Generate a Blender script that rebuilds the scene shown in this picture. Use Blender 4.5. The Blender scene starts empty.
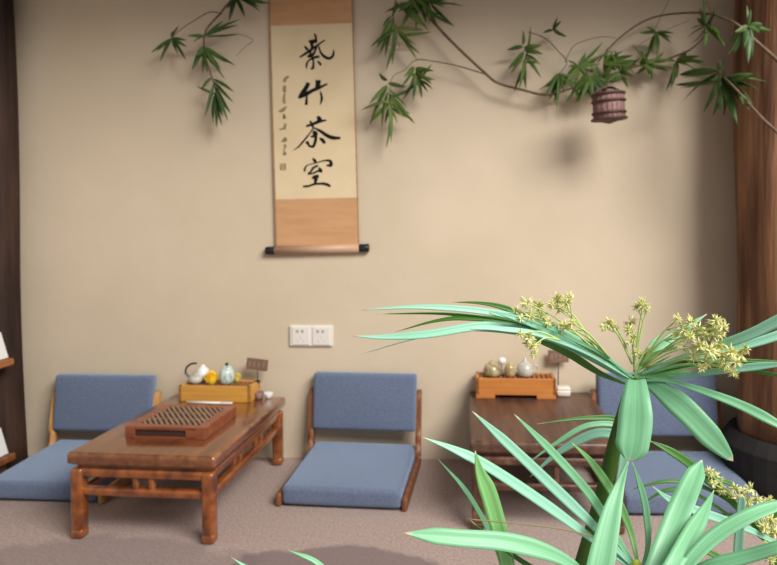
import bpy, bmesh, math, random
from mathutils import Vector, Matrix
R = math.radians
rnd = random.Random(7)
scn = bpy.context.scene
COL = scn.collection

# ------------------------------------------------------------------ camera
F, PX, PY, CH = 600.0, 440.0, 241.0, 1.05
cam_d = bpy.data.cameras.new('camera')
cam = bpy.data.objects.new('camera', cam_d)
COL.objects.link(cam)
cam.location = (0, 0, CH)
cam.rotation_euler = (R(90 - 1.5), 0, R(1.5))
cam_d.sensor_width = 36
cam_d.lens = F / 777 * 36
cam_d.shift_x = -(PX - 388.5) / 777
cam_d.shift_y = -(282.5 - PY) / 777
cam_d.clip_start = 0.02
cam_d.dof.use_dof = True
cam_d.dof.focus_distance = 0.52
cam_d.dof.aperture_fstop = 27.8e-3 / 0.0022
cam_d.dof.aperture_blades = 0
scn.camera = cam

# ------------------------------------------------------------------ light
w = bpy.data.worlds.new('world'); scn.world = w; w.use_nodes = True
wn = w.node_tree.nodes; wl = w.node_tree.links
bg = wn['Background']
bg.inputs['Color'].default_value = (0.93, 0.97, 1.0, 1)
bg.inputs['Strength'].default_value = 0.42
def area(name, loc, target, size, power, col):
    l = bpy.data.lights.new(name, 'AREA'); l.shape = 'RECTANGLE'
    l.size, l.size_y = size; l.energy = power; l.color = col
    o = bpy.data.objects.new(name, l); COL.objects.link(o)
    o.location = loc
    o.rotation_euler = (Vector(target) - Vector(loc)).to_track_quat('-Z', 'Y').to_euler()
    return o
area('daylight_opening', (2.8, -1.1, 4.3), (0.0, 2.5, 0.6), (3.2, 2.2), 490, (1.0, 0.98, 0.95))
scn.view_settings.view_transform = 'Standard'
scn.view_settings.look = 'None'
scn.view_settings.gamma = 1
scn.view_settings.use_curve_mapping = False
scn.view_settings.exposure = 0.0

# ------------------------------------------------------------------ pixel -> point
yw, pt = R(1.5), R(1.5)
FW = Vector((-math.sin(yw) * math.cos(pt), math.cos(yw) * math.cos(pt), -math.sin(pt)))
RT = Vector((math.cos(yw), math.sin(yw), 0))
UP = RT.cross(FW)
CAM = Vector((0, 0, CH))
def ray(x, y): return FW + RT * ((x - PX) / F) - UP * ((y - PY) / F)
def at(x, y, d):
    r = ray(x, y); return CAM + r * (d / r.y)
def onz(x, y, z):
    r = ray(x, y); return CAM + r * ((z - CH) / r.z)

# ------------------------------------------------------------------ materials
def srgb(r, g, b):
    f = lambda c: (c / 255 / 12.92) if c / 255 <= 0.04045 else ((c / 255 + 0.055) / 1.055) ** 2.4
    return (f(r), f(g), f(b), 1)
def mat(name, c1, c2=None, scale=(20, 20, 20), rough=0.6, bump=0.0, bscale=None, detail=4, spec=0.5, metal=0, c3=None, lo=0.35, hi=0.65, coat=0):
    m = bpy.data.materials.new(name); m.use_nodes = True
    nt = m.node_tree; n = nt.nodes; l = nt.links
    b = n['Principled BSDF']
    b.inputs['Roughness'].default_value = rough
    b.inputs['Metallic'].default_value = metal
    b.inputs['Specular IOR Level'].default_value = spec
    b.inputs['Coat Weight'].default_value = coat
    b.inputs['Coat Roughness'].default_value = 0.14
    b.inputs['Base Color'].default_value = c1
    tc = n.new('ShaderNodeTexCoord')
    if c2:
        mp = n.new('ShaderNodeMapping'); mp.inputs['Scale'].default_value = scale
        nz = n.new('ShaderNodeTexNoise'); nz.inputs['Scale'].default_value = 1; nz.inputs['Detail'].default_value = detail
        cr = n.new('ShaderNodeValToRGB')
        cr.color_ramp.elements[0].position = lo; cr.color_ramp.elements[0].color = c1
        cr.color_ramp.elements[1].position = hi; cr.color_ramp.elements[1].color = c2
        l.new(tc.outputs['Object'], mp.inputs['Vector']); l.new(mp.outputs['Vector'], nz.inputs['Vector'])
        l.new(nz.outputs['Fac'], cr.inputs['Fac'])
        out = cr.outputs['Color']
        if c3:
            nz2 = n.new('ShaderNodeTexNoise'); nz2.inputs['Scale'].default_value = 9; nz2.inputs['Detail'].default_value = 6
            cr2 = n.new('ShaderNodeValToRGB')
            cr2.color_ramp.elements[0].position = 0.56; cr2.color_ramp.elements[0].color = (0, 0, 0, 1)
            cr2.color_ramp.elements[1].position = 0.70; cr2.color_ramp.elements[1].color = (0.8, 0.8, 0.8, 1)
            mx = n.new('ShaderNodeMix'); mx.data_type = 'RGBA'
            l.new(tc.outputs['Object'], nz2.inputs['Vector']); l.new(nz2.outputs['Fac'], cr2.inputs['Fac'])
            l.new(cr2.outputs['Color'], mx.inputs['Factor']); l.new(out, mx.inputs['A'])
            mx.inputs['B'].default_value = c3
            out = mx.outputs['Result']
        l.new(out, b.inputs['Base Color'])
    if bump:
        nb = n.new('ShaderNodeTexNoise'); nb.inputs['Detail'].default_value = 5; nb.inputs['Scale'].default_value = 1
        mb = n.new('ShaderNodeMapping'); mb.inputs['Scale'].default_value = bscale or scale
        bp = n.new('ShaderNodeBump'); bp.inputs['Strength'].default_value = bump; bp.inputs['Distance'].default_value = 0.01
        l.new(tc.outputs['Object'], mb.inputs['Vector']); l.new(mb.outputs['Vector'], nb.inputs['Vector'])
        l.new(nb.outputs['Fac'], bp.inputs['Height']); l.new(bp.outputs['Normal'], b.inputs['Normal'])
    return m
M = {}
M['plaster'] = mat('plaster', srgb(203, 186, 160), srgb(210, 192, 167), (2.5, 2.5, 2.5), 0.9, 0.15, (14, 14, 14), 6, 0.2)
M['ceil'] = mat('ceiling_boards', srgb(96, 76, 56), srgb(120, 96, 70), (2, 20, 2), 0.8)
M['carpet'] = mat('carpet', srgb(158, 138, 130), srgb(190, 168, 158), (110, 110, 110), 0.98, 0.6, (260, 260, 260), 5, 0.1, c3=None, lo=0.3, hi=0.7)
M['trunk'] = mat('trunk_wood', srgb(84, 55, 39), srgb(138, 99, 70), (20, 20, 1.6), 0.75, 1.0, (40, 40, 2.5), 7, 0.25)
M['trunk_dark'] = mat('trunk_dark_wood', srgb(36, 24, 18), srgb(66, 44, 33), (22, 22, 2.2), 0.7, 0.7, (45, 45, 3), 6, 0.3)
M['foot_shade'] = mat('foot_shade_black', srgb(24, 20, 19), srgb(36, 31, 29), (14, 14, 14), 0.8, 0.3)  # near-black colour standing in for the shade at the trunk foot
M['shelf'] = mat('shelf_wood', srgb(150, 92, 48), srgb(176, 112, 62), (30, 4, 30), 0.5)
M['shelf_dark'] = mat('shelf_dark_wood', srgb(60, 38, 27), srgb(80, 52, 36), (30, 30, 3), 0.55)
M['table'] = mat('table_wood', srgb(92, 42, 14), srgb(154, 82, 30), (26, 5, 26), 0.3, 0.15, (40, 6, 40), 6, 0.5, c3=srgb(160, 100, 54), coat=1.0)
M['table_top'] = mat('table_top_wood', srgb(92, 48, 22), srgb(128, 74, 36), (30, 3, 30), 0.25, 0.06, (40, 6, 40), 6, 0.5, coat=1.0)
M['table_dark'] = mat('dark_table_wood', srgb(52, 34, 27), srgb(92, 60, 44), (26, 5, 26), 0.45, 0.25, (40, 6, 40), 6, 0.4, c3=srgb(168, 124, 96), coat=0.1)
M['table_dark_top'] = mat('dark_table_top_wood', srgb(70, 47, 38), srgb(98, 68, 54), (34, 3, 34), 0.42, 0.12, (40, 6, 40), 6, 0.4, coat=0.1)
M['fabric'] = mat('blue_fabric', srgb(98, 108, 130), srgb(112, 123, 147), (160, 160, 160), 0.95, 0.5, (420, 420, 420), 3, 0.15)
fb = M['fabric'].node_tree.nodes['Principled BSDF']
fb.inputs['Sheen Weight'].default_value = 0.55; fb.inputs['Sheen Roughness'].default_value = 0.45; fb.inputs['Sheen Tint'].default_value = (0.62, 0.78, 1.0, 1)
M['walnut'] = mat('walnut', srgb(104, 62, 36), srgb(140, 86, 50), (30, 30, 5), 0.45)
M['oak'] = mat('light_oak', srgb(178, 128, 72), srgb(202, 152, 94), (30, 30, 5), 0.45)
M['silk'] = mat('tan_silk', srgb(190, 142, 98), srgb(202, 154, 110), (5, 60, 30), 0.6, 0.1, (300, 300, 300))
M['silk_edge'] = mat('silk_edge', srgb(150, 116, 82), srgb(170, 130, 92), (5, 60, 30), 0.7)
M['paper'] = mat('rice_paper', srgb(212, 190, 152), srgb(220, 198, 160), (6, 6, 6), 0.85)
M['ink'] = mat('ink', srgb(14, 13, 12), None, rough=0.6, spec=0.2)
M['ink_pale'] = mat('faded_ink', srgb(136, 117, 88), srgb(158, 137, 104), (200, 200, 200), rough=0.8, spec=0.1)
M['black'] = mat('black_lacquer', srgb(24, 20, 22), None, rough=0.4)
M['rod'] = mat('silk_rod', srgb(178, 142, 114), srgb(192, 156, 126), (5, 60, 30), 0.5)
M['plastic'] = mat('white_plastic', srgb(226, 219, 208), None, rough=0.35)
M['grey_hole'] = mat('socket_hole', srgb(160, 153, 145), None, rough=0.7)
M['pale_hole'] = mat('socket_slot', srgb(196, 192, 182), None, rough=0.7)
M['redwood'] = mat('red_wood', srgb(118, 60, 36), srgb(148, 82, 50), (6, 40, 40), 0.4, 0.1, coat=0.2)
M['recess'] = mat('dark_recess', srgb(58, 36, 28), None, rough=0.7)
M['slat'] = mat('slat_wood', srgb(126, 98, 78), srgb(146, 116, 94), (40, 40, 40), 0.5)
M['bamboo'] = mat('bamboo_board', srgb(198, 140, 58), srgb(214, 158, 76), (4, 40, 60), 0.4, coat=0.1)
M['bamboo_o'] = mat('orange_bamboo_board', srgb(186, 112, 50), srgb(202, 130, 64), (4, 40, 60), 0.4, coat=0.1)
M['bamboo_dk'] = mat('brown_slats', srgb(128, 84, 46), srgb(150, 100, 58), (40, 6, 40), 0.45)
M['celadon'] = mat('celadon_glaze', srgb(200, 210, 202), srgb(140, 172, 156), (70, 70, 45), 0.15, lo=0.5, hi=0.62, coat=0.5)
M['white_glaze'] = mat('white_glaze', srgb(232, 230, 224), None, rough=0.15, coat=0.5)
M['clay'] = mat('brown_clay', srgb(120, 96, 84), srgb(140, 114, 100), (60, 60, 60), 0.5)
M['mottle'] = mat('mottled_glaze', srgb(120, 104, 78), srgb(186, 172, 128), (36, 36, 36), 0.25, coat=0.4)
M['mottle2'] = mat('mottled_tan_glaze', srgb(150, 126, 82), srgb(190, 168, 116), (36, 36, 36), 0.25, coat=0.4)
M['greyglaze'] = mat('grey_glaze', srgb(176, 170, 158), srgb(198, 192, 180), (30, 30, 30), 0.2, coat=0.4)
M['darkmetal'] = mat('dark_metal', srgb(60, 56, 54), None, rough=0.35, metal=0.6)
M['yellow'] = mat('yellow_petals', srgb(246, 200, 24), srgb(252, 218, 60), (80, 80, 80), 0.6)
M['yellow_pale'] = mat('pale_yellow_petals', srgb(222, 196, 90), srgb(236, 214, 120), (80, 80, 80), 0.6)
M['plaque'] = mat('plaque_wood', srgb(112, 84, 66), srgb(130, 100, 80), (30, 30, 60), 0.6)
M['plaque_mark'] = mat('plaque_marks', srgb(160, 136, 116), None, rough=0.7)
M['card'] = mat('white_card', srgb(226, 224, 220), None, rough=0.7)
M['card_ink'] = mat('grey_print', srgb(150, 146, 142), None, rough=0.7)
M['wicker'] = mat('red_wicker', srgb(126, 92, 88), srgb(148, 112, 106), (90, 90, 90), 0.7, 0.4, (160, 160, 160))
M['wicker_dk'] = mat('dark_wicker', srgb(70, 42, 36), srgb(92, 58, 50), (90, 90, 90), 0.6)
M['bleaf'] = mat('bamboo_leaf', srgb(46, 70, 24), srgb(96, 118, 50), (9, 9, 9), 0.55, spec=0.3)
M['bleaf2'] = mat('dark_bamboo_leaf', srgb(40, 64, 28), srgb(80, 106, 52), (9, 9, 9), 0.5, spec=0.35)
M['bstem'] = mat('bamboo_twig', srgb(84, 64, 46), srgb(110, 88, 62), (40, 40, 40), 0.7)
M['stem'] = mat('papyrus_stem', srgb(44, 74, 16), srgb(62, 94, 26), (60, 60, 8), 0.5, spec=0.3)
M['stem_pale'] = mat('flower_stalk', srgb(168, 190, 110), None, rough=0.5)
M['floret'] = mat('cream_florets', srgb(188, 190, 104), srgb(236, 232, 174), (160, 160, 160), 0.7)
M['bud'] = mat('yellow_green_bud', srgb(190, 196, 60), srgb(210, 214, 90), (90, 90, 90), 0.6)
M['pot'] = mat('terracotta', srgb(120, 74, 54), srgb(144, 92, 68), (20, 20, 20), 0.8)
M['soil'] = mat('soil', srgb(50, 38, 30), srgb(72, 56, 44), (60, 60, 60), 0.95, 0.6)
M['dry'] = mat('dry_stalk', srgb(120, 110, 66), None, rough=0.7)

def leaf_mat(name, ca, cb, tip):
    m = bpy.data.materials.new(name); m.use_nodes = True
    nt = m.node_tree; n = nt.nodes; l = nt.links; b = n['Principled BSDF']
    uv = n.new('ShaderNodeUVMap'); uv.uv_map = 'UVMap'
    sx = n.new('ShaderNodeSeparateXYZ'); l.new(uv.outputs['UV'], sx.inputs['Vector'])
    mp = n.new('ShaderNodeMapping'); mp.inputs['Scale'].default_value = (7, 0.4, 1); l.new(uv.outputs['UV'], mp.inputs['Vector'])
    nz = n.new('ShaderNodeTexNoise'); nz.inputs['Scale'].default_value = 1; nz.inputs['Detail'].default_value = 2
    l.new(mp.outputs['Vector'], nz.inputs['Vector'])
    cr = n.new('ShaderNodeValToRGB'); cr.color_ramp.elements[0].position = 0.35; cr.color_ramp.elements[1].position = 0.65
    cr.color_ramp.elements[0].color = ca; cr.color_ramp.elements[1].color = cb
    l.new(nz.outputs['Fac'], cr.inputs['Fac'])
    tr = n.new('ShaderNodeValToRGB'); tr.color_ramp.elements[0].position = 0.955; tr.color_ramp.elements[1].position = 0.985
    l.new(sx.outputs['Y'], tr.inputs['Fac'])
    mx = n.new('ShaderNodeMix'); mx.data_type = 'RGBA'; mx.inputs['B'].default_value = tip
    l.new(tr.outputs['Color'], mx.inputs['Factor']); l.new(cr.outputs['Color'], mx.inputs['A'])
    l.new(mx.outputs['Result'], b.inputs['Base Color'])
    b.inputs['Roughness'].default_value = 0.42
    b.inputs['Specular IOR Level'].default_value = 0.5
    td = n.new('ShaderNodeBsdfTranslucent'); l.new(mx.outputs['Result'], td.inputs['Color'])
    ms = n.new('ShaderNodeMixShader'); ms.inputs['Fac'].default_value = 0.3
    l.new(b.outputs['BSDF'], ms.inputs[1]); l.new(td.outputs['BSDF'], ms.inputs[2])
    l.new(ms.outputs['Shader'], n['Material Output'].inputs['Surface'])
    return m
CREAM = srgb(238, 222, 190)
M['leaf'] = leaf_mat('papyrus_leaf', srgb(122, 186, 136), srgb(150, 210, 164), CREAM)
M['leaf_sky'] = leaf_mat('sky_tinted_papyrus_leaf', srgb(140, 200, 168), srgb(168, 220, 194), CREAM)  # bluish sky reflection put into the leaf colour
M['leaf_young'] = leaf_mat('young_papyrus_leaf', srgb(126, 190, 110), srgb(160, 216, 138), CREAM)
M['leaf_old'] = leaf_mat('deep_green_papyrus_leaf', srgb(60, 112, 30), srgb(86, 142, 50), CREAM)

def edge_wear(m, col, amt):
    nt = m.node_tree; n = nt.nodes; l = nt.links; b = n['Principled BSDF']
    src = b.inputs['Base Color'].links[0].from_socket
    bv = n.new('ShaderNodeBevel'); bv.samples = 6; bv.inputs['Radius'].default_value = 0.014
    ge = n.new('ShaderNodeNewGeometry'); dp = n.new('ShaderNodeVectorMath'); dp.operation = 'DOT_PRODUCT'
    l.new(bv.outputs['Normal'], dp.inputs[0]); l.new(ge.outputs['True Normal'], dp.inputs[1])
    tc = n.new('ShaderNodeTexCoord'); nz = n.new('ShaderNodeTexNoise'); nz.inputs['Scale'].default_value = 26; nz.inputs['Detail'].default_value = 6
    l.new(tc.outputs['Object'], nz.inputs['Vector'])
    mr = n.new('ShaderNodeMapRange'); mr.inputs['From Min'].default_value = 0.995; mr.inputs['From Max'].default_value = 0.93; mr.inputs['To Min'].default_value = 0; mr.inputs['To Max'].default_value = 1
    l.new(dp.outputs['Value'], mr.inputs['Value'])
    m2 = n.new('ShaderNodeMapRange'); m2.inputs['From Min'].default_value = 0.42; m2.inputs['From Max'].default_value = 0.62; m2.inputs['To Min'].default_value = 0; m2.inputs['To Max'].default_value = amt
    l.new(nz.outputs['Fac'], m2.inputs['Value'])
    mu = n.new('ShaderNodeMath'); mu.operation = 'MULTIPLY'; l.new(mr.outputs[0], mu.inputs[0]); l.new(m2.outputs[0], mu.inputs[1])
    mx = n.new('ShaderNodeMix'); mx.data_type = 'RGBA'; l.new(mu.outputs[0], mx.inputs['Factor']); l.new(src, mx.inputs['A']); mx.inputs['B'].default_value = col
    l.new(mx.outputs['Result'], b.inputs['Base Color'])
edge_wear(M['table_top'], srgb(206, 146, 100), 0.85)
edge_wear(M['table_dark_top'], srgb(170, 122, 92), 0.85)
edge_wear(M['table'], srgb(190, 124, 72), 0.45)
edge_wear(M['table_dark'], srgb(160, 112, 84), 0.7)

# ------------------------------------------------------------------ helpers
def link(name, me, m, parent=None, smooth=False, loc=None):
    o = bpy.data.objects.new(name, me); COL.objects.link(o)
    for x in (m if isinstance(m, (list, tuple)) else [m]): me.materials.append(M[x] if isinstance(x, str) else x)
    if parent: o.parent = parent
    if loc is not None: o.location = loc
    if smooth:
        for p in me.polygons: p.use_smooth = True
    return o
def obj(name, bm, m, parent=None, smooth=False, loc=None):
    bmesh.ops.recalc_face_normals(bm, faces=bm.faces)
    me = bpy.data.meshes.new(name); bm.to_mesh(me); bm.free()
    return link(name, me, m, parent, smooth, loc)
def tag(o, label=None, cat=None, group=None, kind=None):
    if label: o['label'] = label
    if cat: o['category'] = cat
    if group: o['group'] = group
    if kind: o['kind'] = kind
    return o
def thing(name, label, cat, loc=(0, 0, 0), rz=0, group=None):
    o = bpy.data.objects.new(name, None); COL.objects.link(o)
    o.empty_display_size = 0.05
    o.location = loc; o.rotation_euler = (0, 0, rz)
    return tag(o, label, cat, group)
def box(bm, c, s, bev=0.0, seg=2, rot=None, taper=None):
    r = bmesh.ops.create_cube(bm, size=1)
    vs = r['verts']
    for v in vs:
        v.co = Vector((v.co.x * s[0], v.co.y * s[1], v.co.z * s[2]))
        if taper and v.co.z < 0: v.co.x *= taper; v.co.y *= taper
    if bev:
        es = list({e for v in vs for e in v.link_edges})
        rb = bmesh.ops.bevel(bm, geom=es, offset=bev, segments=seg, profile=0.5, affect='EDGES')
        vs = list({v for f in rb['faces'] for v in f.verts} | {v for v in vs if v.is_valid})
        # gather whole island
        seen = set(vs); st = list(vs)
        while st:
            v = st.pop()
            for e in v.link_edges:
                u = e.other_vert(v)
                if u not in seen: seen.add(u); st.append(u)
        vs = list(seen)
    mt = Matrix.Translation(Vector(c)) @ (rot.to_4x4() if rot else Matrix.Identity(4))
    bmesh.ops.transform(bm, matrix=mt, verts=vs)
    return vs
def tube(bm, pts, rad, n=8, cap=True):
    pts = [Vector(p) for p in pts]
    rs = rad if isinstance(rad, (list, tuple)) else [rad] * len(pts)
    rings = []
    prev = None
    for i, p in enumerate(pts):
        t = (pts[min(i + 1, len(pts) - 1)] - pts[max(i - 1, 0)]).normalized()
        a = prev if prev else (Vector((0, 0, 1)) if abs(t.z) < 0.9 else Vector((1, 0, 0)))
        u = (a - t * a.dot(t)).normalized(); v = t.cross(u); prev = u
        rings.append([bm.verts.new(p + (u * math.cos(2 * math.pi * k / n) + v * math.sin(2 * math.pi * k / n)) * rs[i]) for k in range(n)])
    for a, b in zip(rings, rings[1:]):
        for k in range(n): bm.faces.new((a[k], a[(k + 1) % n], b[(k + 1) % n], b[k]))
    if cap:
        bm.faces.new(rings[0][::-1]); bm.faces.new(rings[-1])
def lathe(bm, prof, n=24, c=(0, 0, 0), mtx=None):
    c = Vector(c); rings = []
    for r, z in prof:
        if r < 1e-6: rings.append([bm.verts.new((0, 0, z))])
        else: rings.append([bm.verts.new((r * math.cos(2 * math.pi * k / n), r * math.sin(2 * math.pi * k / n), z)) for k in range(n)])
    for a, b in zip(rings, rings[1:]):
        for k in range(n):
            q = (k + 1) % n
            if len(a) == 1 and len(b) == 1: continue
            if len(a) == 1: bm.faces.new((a[0], b[k], b[q]))
            elif len(b) == 1: bm.faces.new((a[k], a[q], b[0]))
            else: bm.faces.new((a[k], a[q], b[q], b[k]))
    for v in [v for rr in rings for v in rr]:
        v.co = (mtx @ v.co if mtx else v.co) + c
def catmull(pts, n):
    pts = [Vector(p) for p in pts]
    if len(pts) == 2: return [pts[0].lerp(pts[1], i / n) for i in range(n + 1)]
    P = [pts[0] * 2 - pts[1]] + pts + [pts[-1] * 2 - pts[-2]]
    out = []
    segs = len(pts) - 1
    for i in range(n + 1):
        t = i / n * segs; k = min(int(t), segs - 1); t -= k
        a, b, c, d = P[k:k + 4]
        out.append(0.5 * ((2 * b) + (c - a) * t + (2 * a - 5 * b + 4 * c - d) * t * t + (3 * b - a - 3 * c + d) * t ** 3))
    return out

# ------------------------------------------------------------------ the setting
WY = 2.665
def struct(name, bm, m): return tag(obj(name, bm, m), kind='structure')
bm = bmesh.new(); box(bm, (-0.2, 0.78, -0.03), (5.0, 3.9, 0.06))
FL = struct('floor', bm, 'carpet')
nt = M['carpet'].node_tree; n_ = nt.nodes; bsdf = n_['Principled BSDF']; src = bsdf.inputs['Base Color'].links[0].from_socket
tcn = next(x for x in n_ if x.type == 'TEX_COORD')
def darker_patch(cx, cy, rx_, ry_, src, amt):  # mixes a darker, noisy-edged oval into the carpet colour
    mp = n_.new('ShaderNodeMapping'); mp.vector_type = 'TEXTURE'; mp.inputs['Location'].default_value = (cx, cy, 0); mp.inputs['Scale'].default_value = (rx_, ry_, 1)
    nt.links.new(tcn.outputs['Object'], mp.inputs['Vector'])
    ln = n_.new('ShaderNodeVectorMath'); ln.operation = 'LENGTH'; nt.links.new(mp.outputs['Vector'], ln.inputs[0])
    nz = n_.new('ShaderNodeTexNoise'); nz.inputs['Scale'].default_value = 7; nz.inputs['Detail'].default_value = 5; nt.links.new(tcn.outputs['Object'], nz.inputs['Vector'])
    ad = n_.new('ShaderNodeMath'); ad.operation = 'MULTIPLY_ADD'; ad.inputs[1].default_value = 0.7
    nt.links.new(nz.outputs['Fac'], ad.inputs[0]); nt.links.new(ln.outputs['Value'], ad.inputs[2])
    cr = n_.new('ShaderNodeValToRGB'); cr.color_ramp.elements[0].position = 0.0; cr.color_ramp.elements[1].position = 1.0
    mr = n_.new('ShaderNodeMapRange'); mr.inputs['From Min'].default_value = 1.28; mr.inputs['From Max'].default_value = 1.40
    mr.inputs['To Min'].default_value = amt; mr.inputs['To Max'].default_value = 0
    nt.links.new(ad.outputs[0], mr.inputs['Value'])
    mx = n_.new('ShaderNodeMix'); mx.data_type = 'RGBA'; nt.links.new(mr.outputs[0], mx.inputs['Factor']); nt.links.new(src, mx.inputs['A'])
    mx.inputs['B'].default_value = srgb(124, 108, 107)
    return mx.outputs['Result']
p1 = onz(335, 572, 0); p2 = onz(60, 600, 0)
nt.links.new(darker_patch(p2.x, p2.y, 0.6, 0.34, darker_patch(p1.x, p1.y, 0.33, 0.15, src, 0.75), 0.4), bsdf.inputs['Base Color'])
bm = bmesh.new(); box(bm, (-0.2, WY + 0.05, 1.17), (5.0, 0.1, 2.36)); struct('wall_back', bm, 'plaster')
bm = bmesh.new(); box(bm, (-2.65, 1.98, 1.17), (0.1, 1.37, 2.36)); struct('wall_left', bm, 'plaster')
bm = bmesh.new(); box(bm, (2.25, 1.98, 1.17), (0.1, 1.37, 2.36)); struct('wall_right', bm, 'plaster')
bm = bmesh.new(); box(bm, (-0.2, 2.18, 2.35), (5.0, 1.07, 0.06)); struct('ceiling', bm, 'ceil')

def trunk(name, label, x, y, r, m, seed, z0=0.0, base=None, lean=0.0, flare=0.0):
    t = thing(name, label, 'post', (x, y, 0))
    rg = random.Random(seed)
    bm = bmesh.new(); rings = []
    N, K = 40, 26
    ph = [rg.uniform(0, 6.28) for _ in range(8)]
    for i in range(K + 1):
        z = z0 + (2.35 - z0) * i / K
        ox = 0.012 * math.sin(z * 2.1 + ph[0]) - lean * z; oy = 0.01 * math.sin(z * 1.7 + ph[1])
        ring = []
        for k in range(N):
            a = 2 * math.pi * k / N
            rr = r * (1 + flare * (1 - z / 2.35) + 0.035 * math.sin(3 * a + ph[2] + z * 0.8) + 0.022 * math.sin(7 * a + ph[3] + z * 1.1) + 0.014 * math.sin(13 * a + ph[4] - z * 2.0) + 0.02 * math.sin(z * 5 + ph[5] + 2 * a))
            ring.append(bm.verts.new((ox + rr * math.cos(a), oy + rr * math.sin(a), z)))
        rings.append(ring)
    for a, b in zip(rings, rings[1:]):
        for k in range(N): bm.faces.new((a[k], a[(k + 1) % N], b[(k + 1) % N], b[k]))
    bm.faces.new(rings[0][::-1]); bm.faces.new(rings[-1])
    obj('trunk', bm, m, t, True)
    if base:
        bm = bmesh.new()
        lathe(bm, [(0, 0), (r * 1.15, 0), (r * 1.2, 0.05), (r * 1.2, base - 0.05), (r * 1.05, base - 0.001), (0, base - 0.001)], 32)  # added drum, its near-black colour paints the shade low on the post
        obj('shade_base', bm, 'foot_shade', t, False)
    return t
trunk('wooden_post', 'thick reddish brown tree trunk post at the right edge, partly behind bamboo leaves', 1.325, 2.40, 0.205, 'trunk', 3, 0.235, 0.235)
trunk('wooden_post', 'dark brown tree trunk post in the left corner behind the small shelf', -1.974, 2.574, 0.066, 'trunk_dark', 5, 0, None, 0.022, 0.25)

# ------------------------------------------------------------------ display shelf by the left post
XS = -1.862
t = thing('display_shelf', 'low dark wooden display shelf against the left post, holding white cards', 'shelf', (XS, 2.25, 0))
zA = at(0, 362, 1.862 * 600 / 455).z; zB = at(0, 457, 1.862 * 600 / 455).z
for z, m in ((zA, 'shelf'), (zB, 'walnut')):
    bm = bmesh.new(); box(bm, (-0.13, -0.015, z), (0.26, 0.475, 0.028), 0.006); obj('shelf_board', bm, m, t)
bm = bmesh.new(); box(bm, (-0.25, -0.02, 0.33), (0.02, 0.46, 0.66), 0.003); obj('back_panel', bm, 'shelf_dark', t)
bm = bmesh.new(); box(bm, (-0.13, -0.262, 0.33), (0.25, 0.02, 0.66), 0.003); obj('side_panel', bm, 'shelf_dark', t)
bm = bmesh.new(); box(bm, (-0.14, -0.02, (zB - 0.014) / 2), (0.22, 0.45, zB - 0.014), 0.003); obj('plinth', bm, 'shelf_dark', t)
def card(z, y, label):
    c = thing('leaning_card', label, 'card', (XS - 0.022, y, z + 0.0145))
    bm = bmesh.new(); box(bm, (-0.016, 0, 0.056), (0.005, 0.10, 0.112), 0.001, 1, Matrix.Rotation(R(-16), 3, 'Y')); obj('card_face', bm, 'card', c)
    bm = bmesh.new(); box(bm, (-0.05, 0, 0.032), (0.004, 0.05, 0.064), 0.001, 1, Matrix.Rotation(R(18), 3, 'Y')); obj('easel_back', bm, 'card', c)
card(zA, 2.415, 'white printed card leaning on the upper board of the left shelf')
card(zB, 2.405, 'white printed card leaning on the lower board of the left shelf')

# ------------------------------------------------------------------ low tables
def kang_table(label, c, rz, W, L, H, wm, tm, gap=0.036):
    t = thing('low_table', label, 'table', (c[0], c[1], 0), rz)
    sl = 0.042
    bm = bmesh.new(); box(bm, (0, 0, H - sl / 2), (W, L, sl), 0.013, 4); obj('tabletop', bm, tm if False else tm, t, True)
    bm = bmesh.new(); box(bm, (0, 0, H - sl - 0.008), (W - 0.05, L - 0.05, 0.018)); obj('waist', bm, wm, t)
    lw = 0.043; zt = H - sl - 0.014; ah = 0.030; zr = zt - ah - gap; rh = 0.027
    X, Yy = W / 2 - 0.008, L / 2 - 0.004
    for sx in (-1, 1):
        for sy in (-1, 1):
            bm = bmesh.new()
            cx, cy = sx * (X - lw / 2), sy * (Yy - lw / 2)
            box(bm, (cx, cy, zt / 2 + 0.012), (lw, lw, zt - 0.024), 0.012, 3)
            box(bm, (cx, cy, 0.018), (lw + 0.001, lw + 0.001, 0.036), 0.012, 3)
            obj('leg', bm, wm, t, True)
    iw, il = W - 2 * lw - 0.004, L - 2 * lw - 0.004
    for s in (-1, 1):
        for axis in 'xy':
            for nm, z, h, d in (('apron', zt - ah / 2, ah, 0.034), ('rail', zr - rh / 2, rh, 0.03)):
                bm = bmesh.new()
                if axis == 'x': box(bm, (0, s * (Yy - 0.024), z), (iw + 0.02, d, h), 0.008, 3)
                else: box(bm, (s * (X - 0.024), 0, z), (d, il + 0.02, h), 0.008, 3)
                obj(nm, bm, wm, t, True)
            zc = (zt - ah + zr) / 2
            offs = [-0.028, 0.028] if axis == 'x' else [-il / 6 - 0.026, -il / 6 + 0.026, il / 6 - 0.026, il / 6 + 0.026]
            for q in offs:
                bm = bmesh.new()
                p = (q, s * (Yy - 0.024), zc) if axis == 'x' else (s * (X - 0.024), q, zc)
                box(bm, p, (0.02, 0.02, zt - ah - zr + 0.012), 0.006, 2); obj('strut', bm, wm, t, True)
    return t
HL, HR = 0.295, 0.315
TL = kang_table('low varnished brown wooden table at left, with red tea board and yellow tray', (-1.022, 2.276), R(-3), 0.512, 0.70, HL, 'table', 'table_top')
TR = kang_table('low dark worn wooden table at right, behind the green papyrus leaves', (0.321, 2.335), R(-1.0), 0.535, 0.635, HR, 'table_dark', 'table_dark_top', 0.062)

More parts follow.
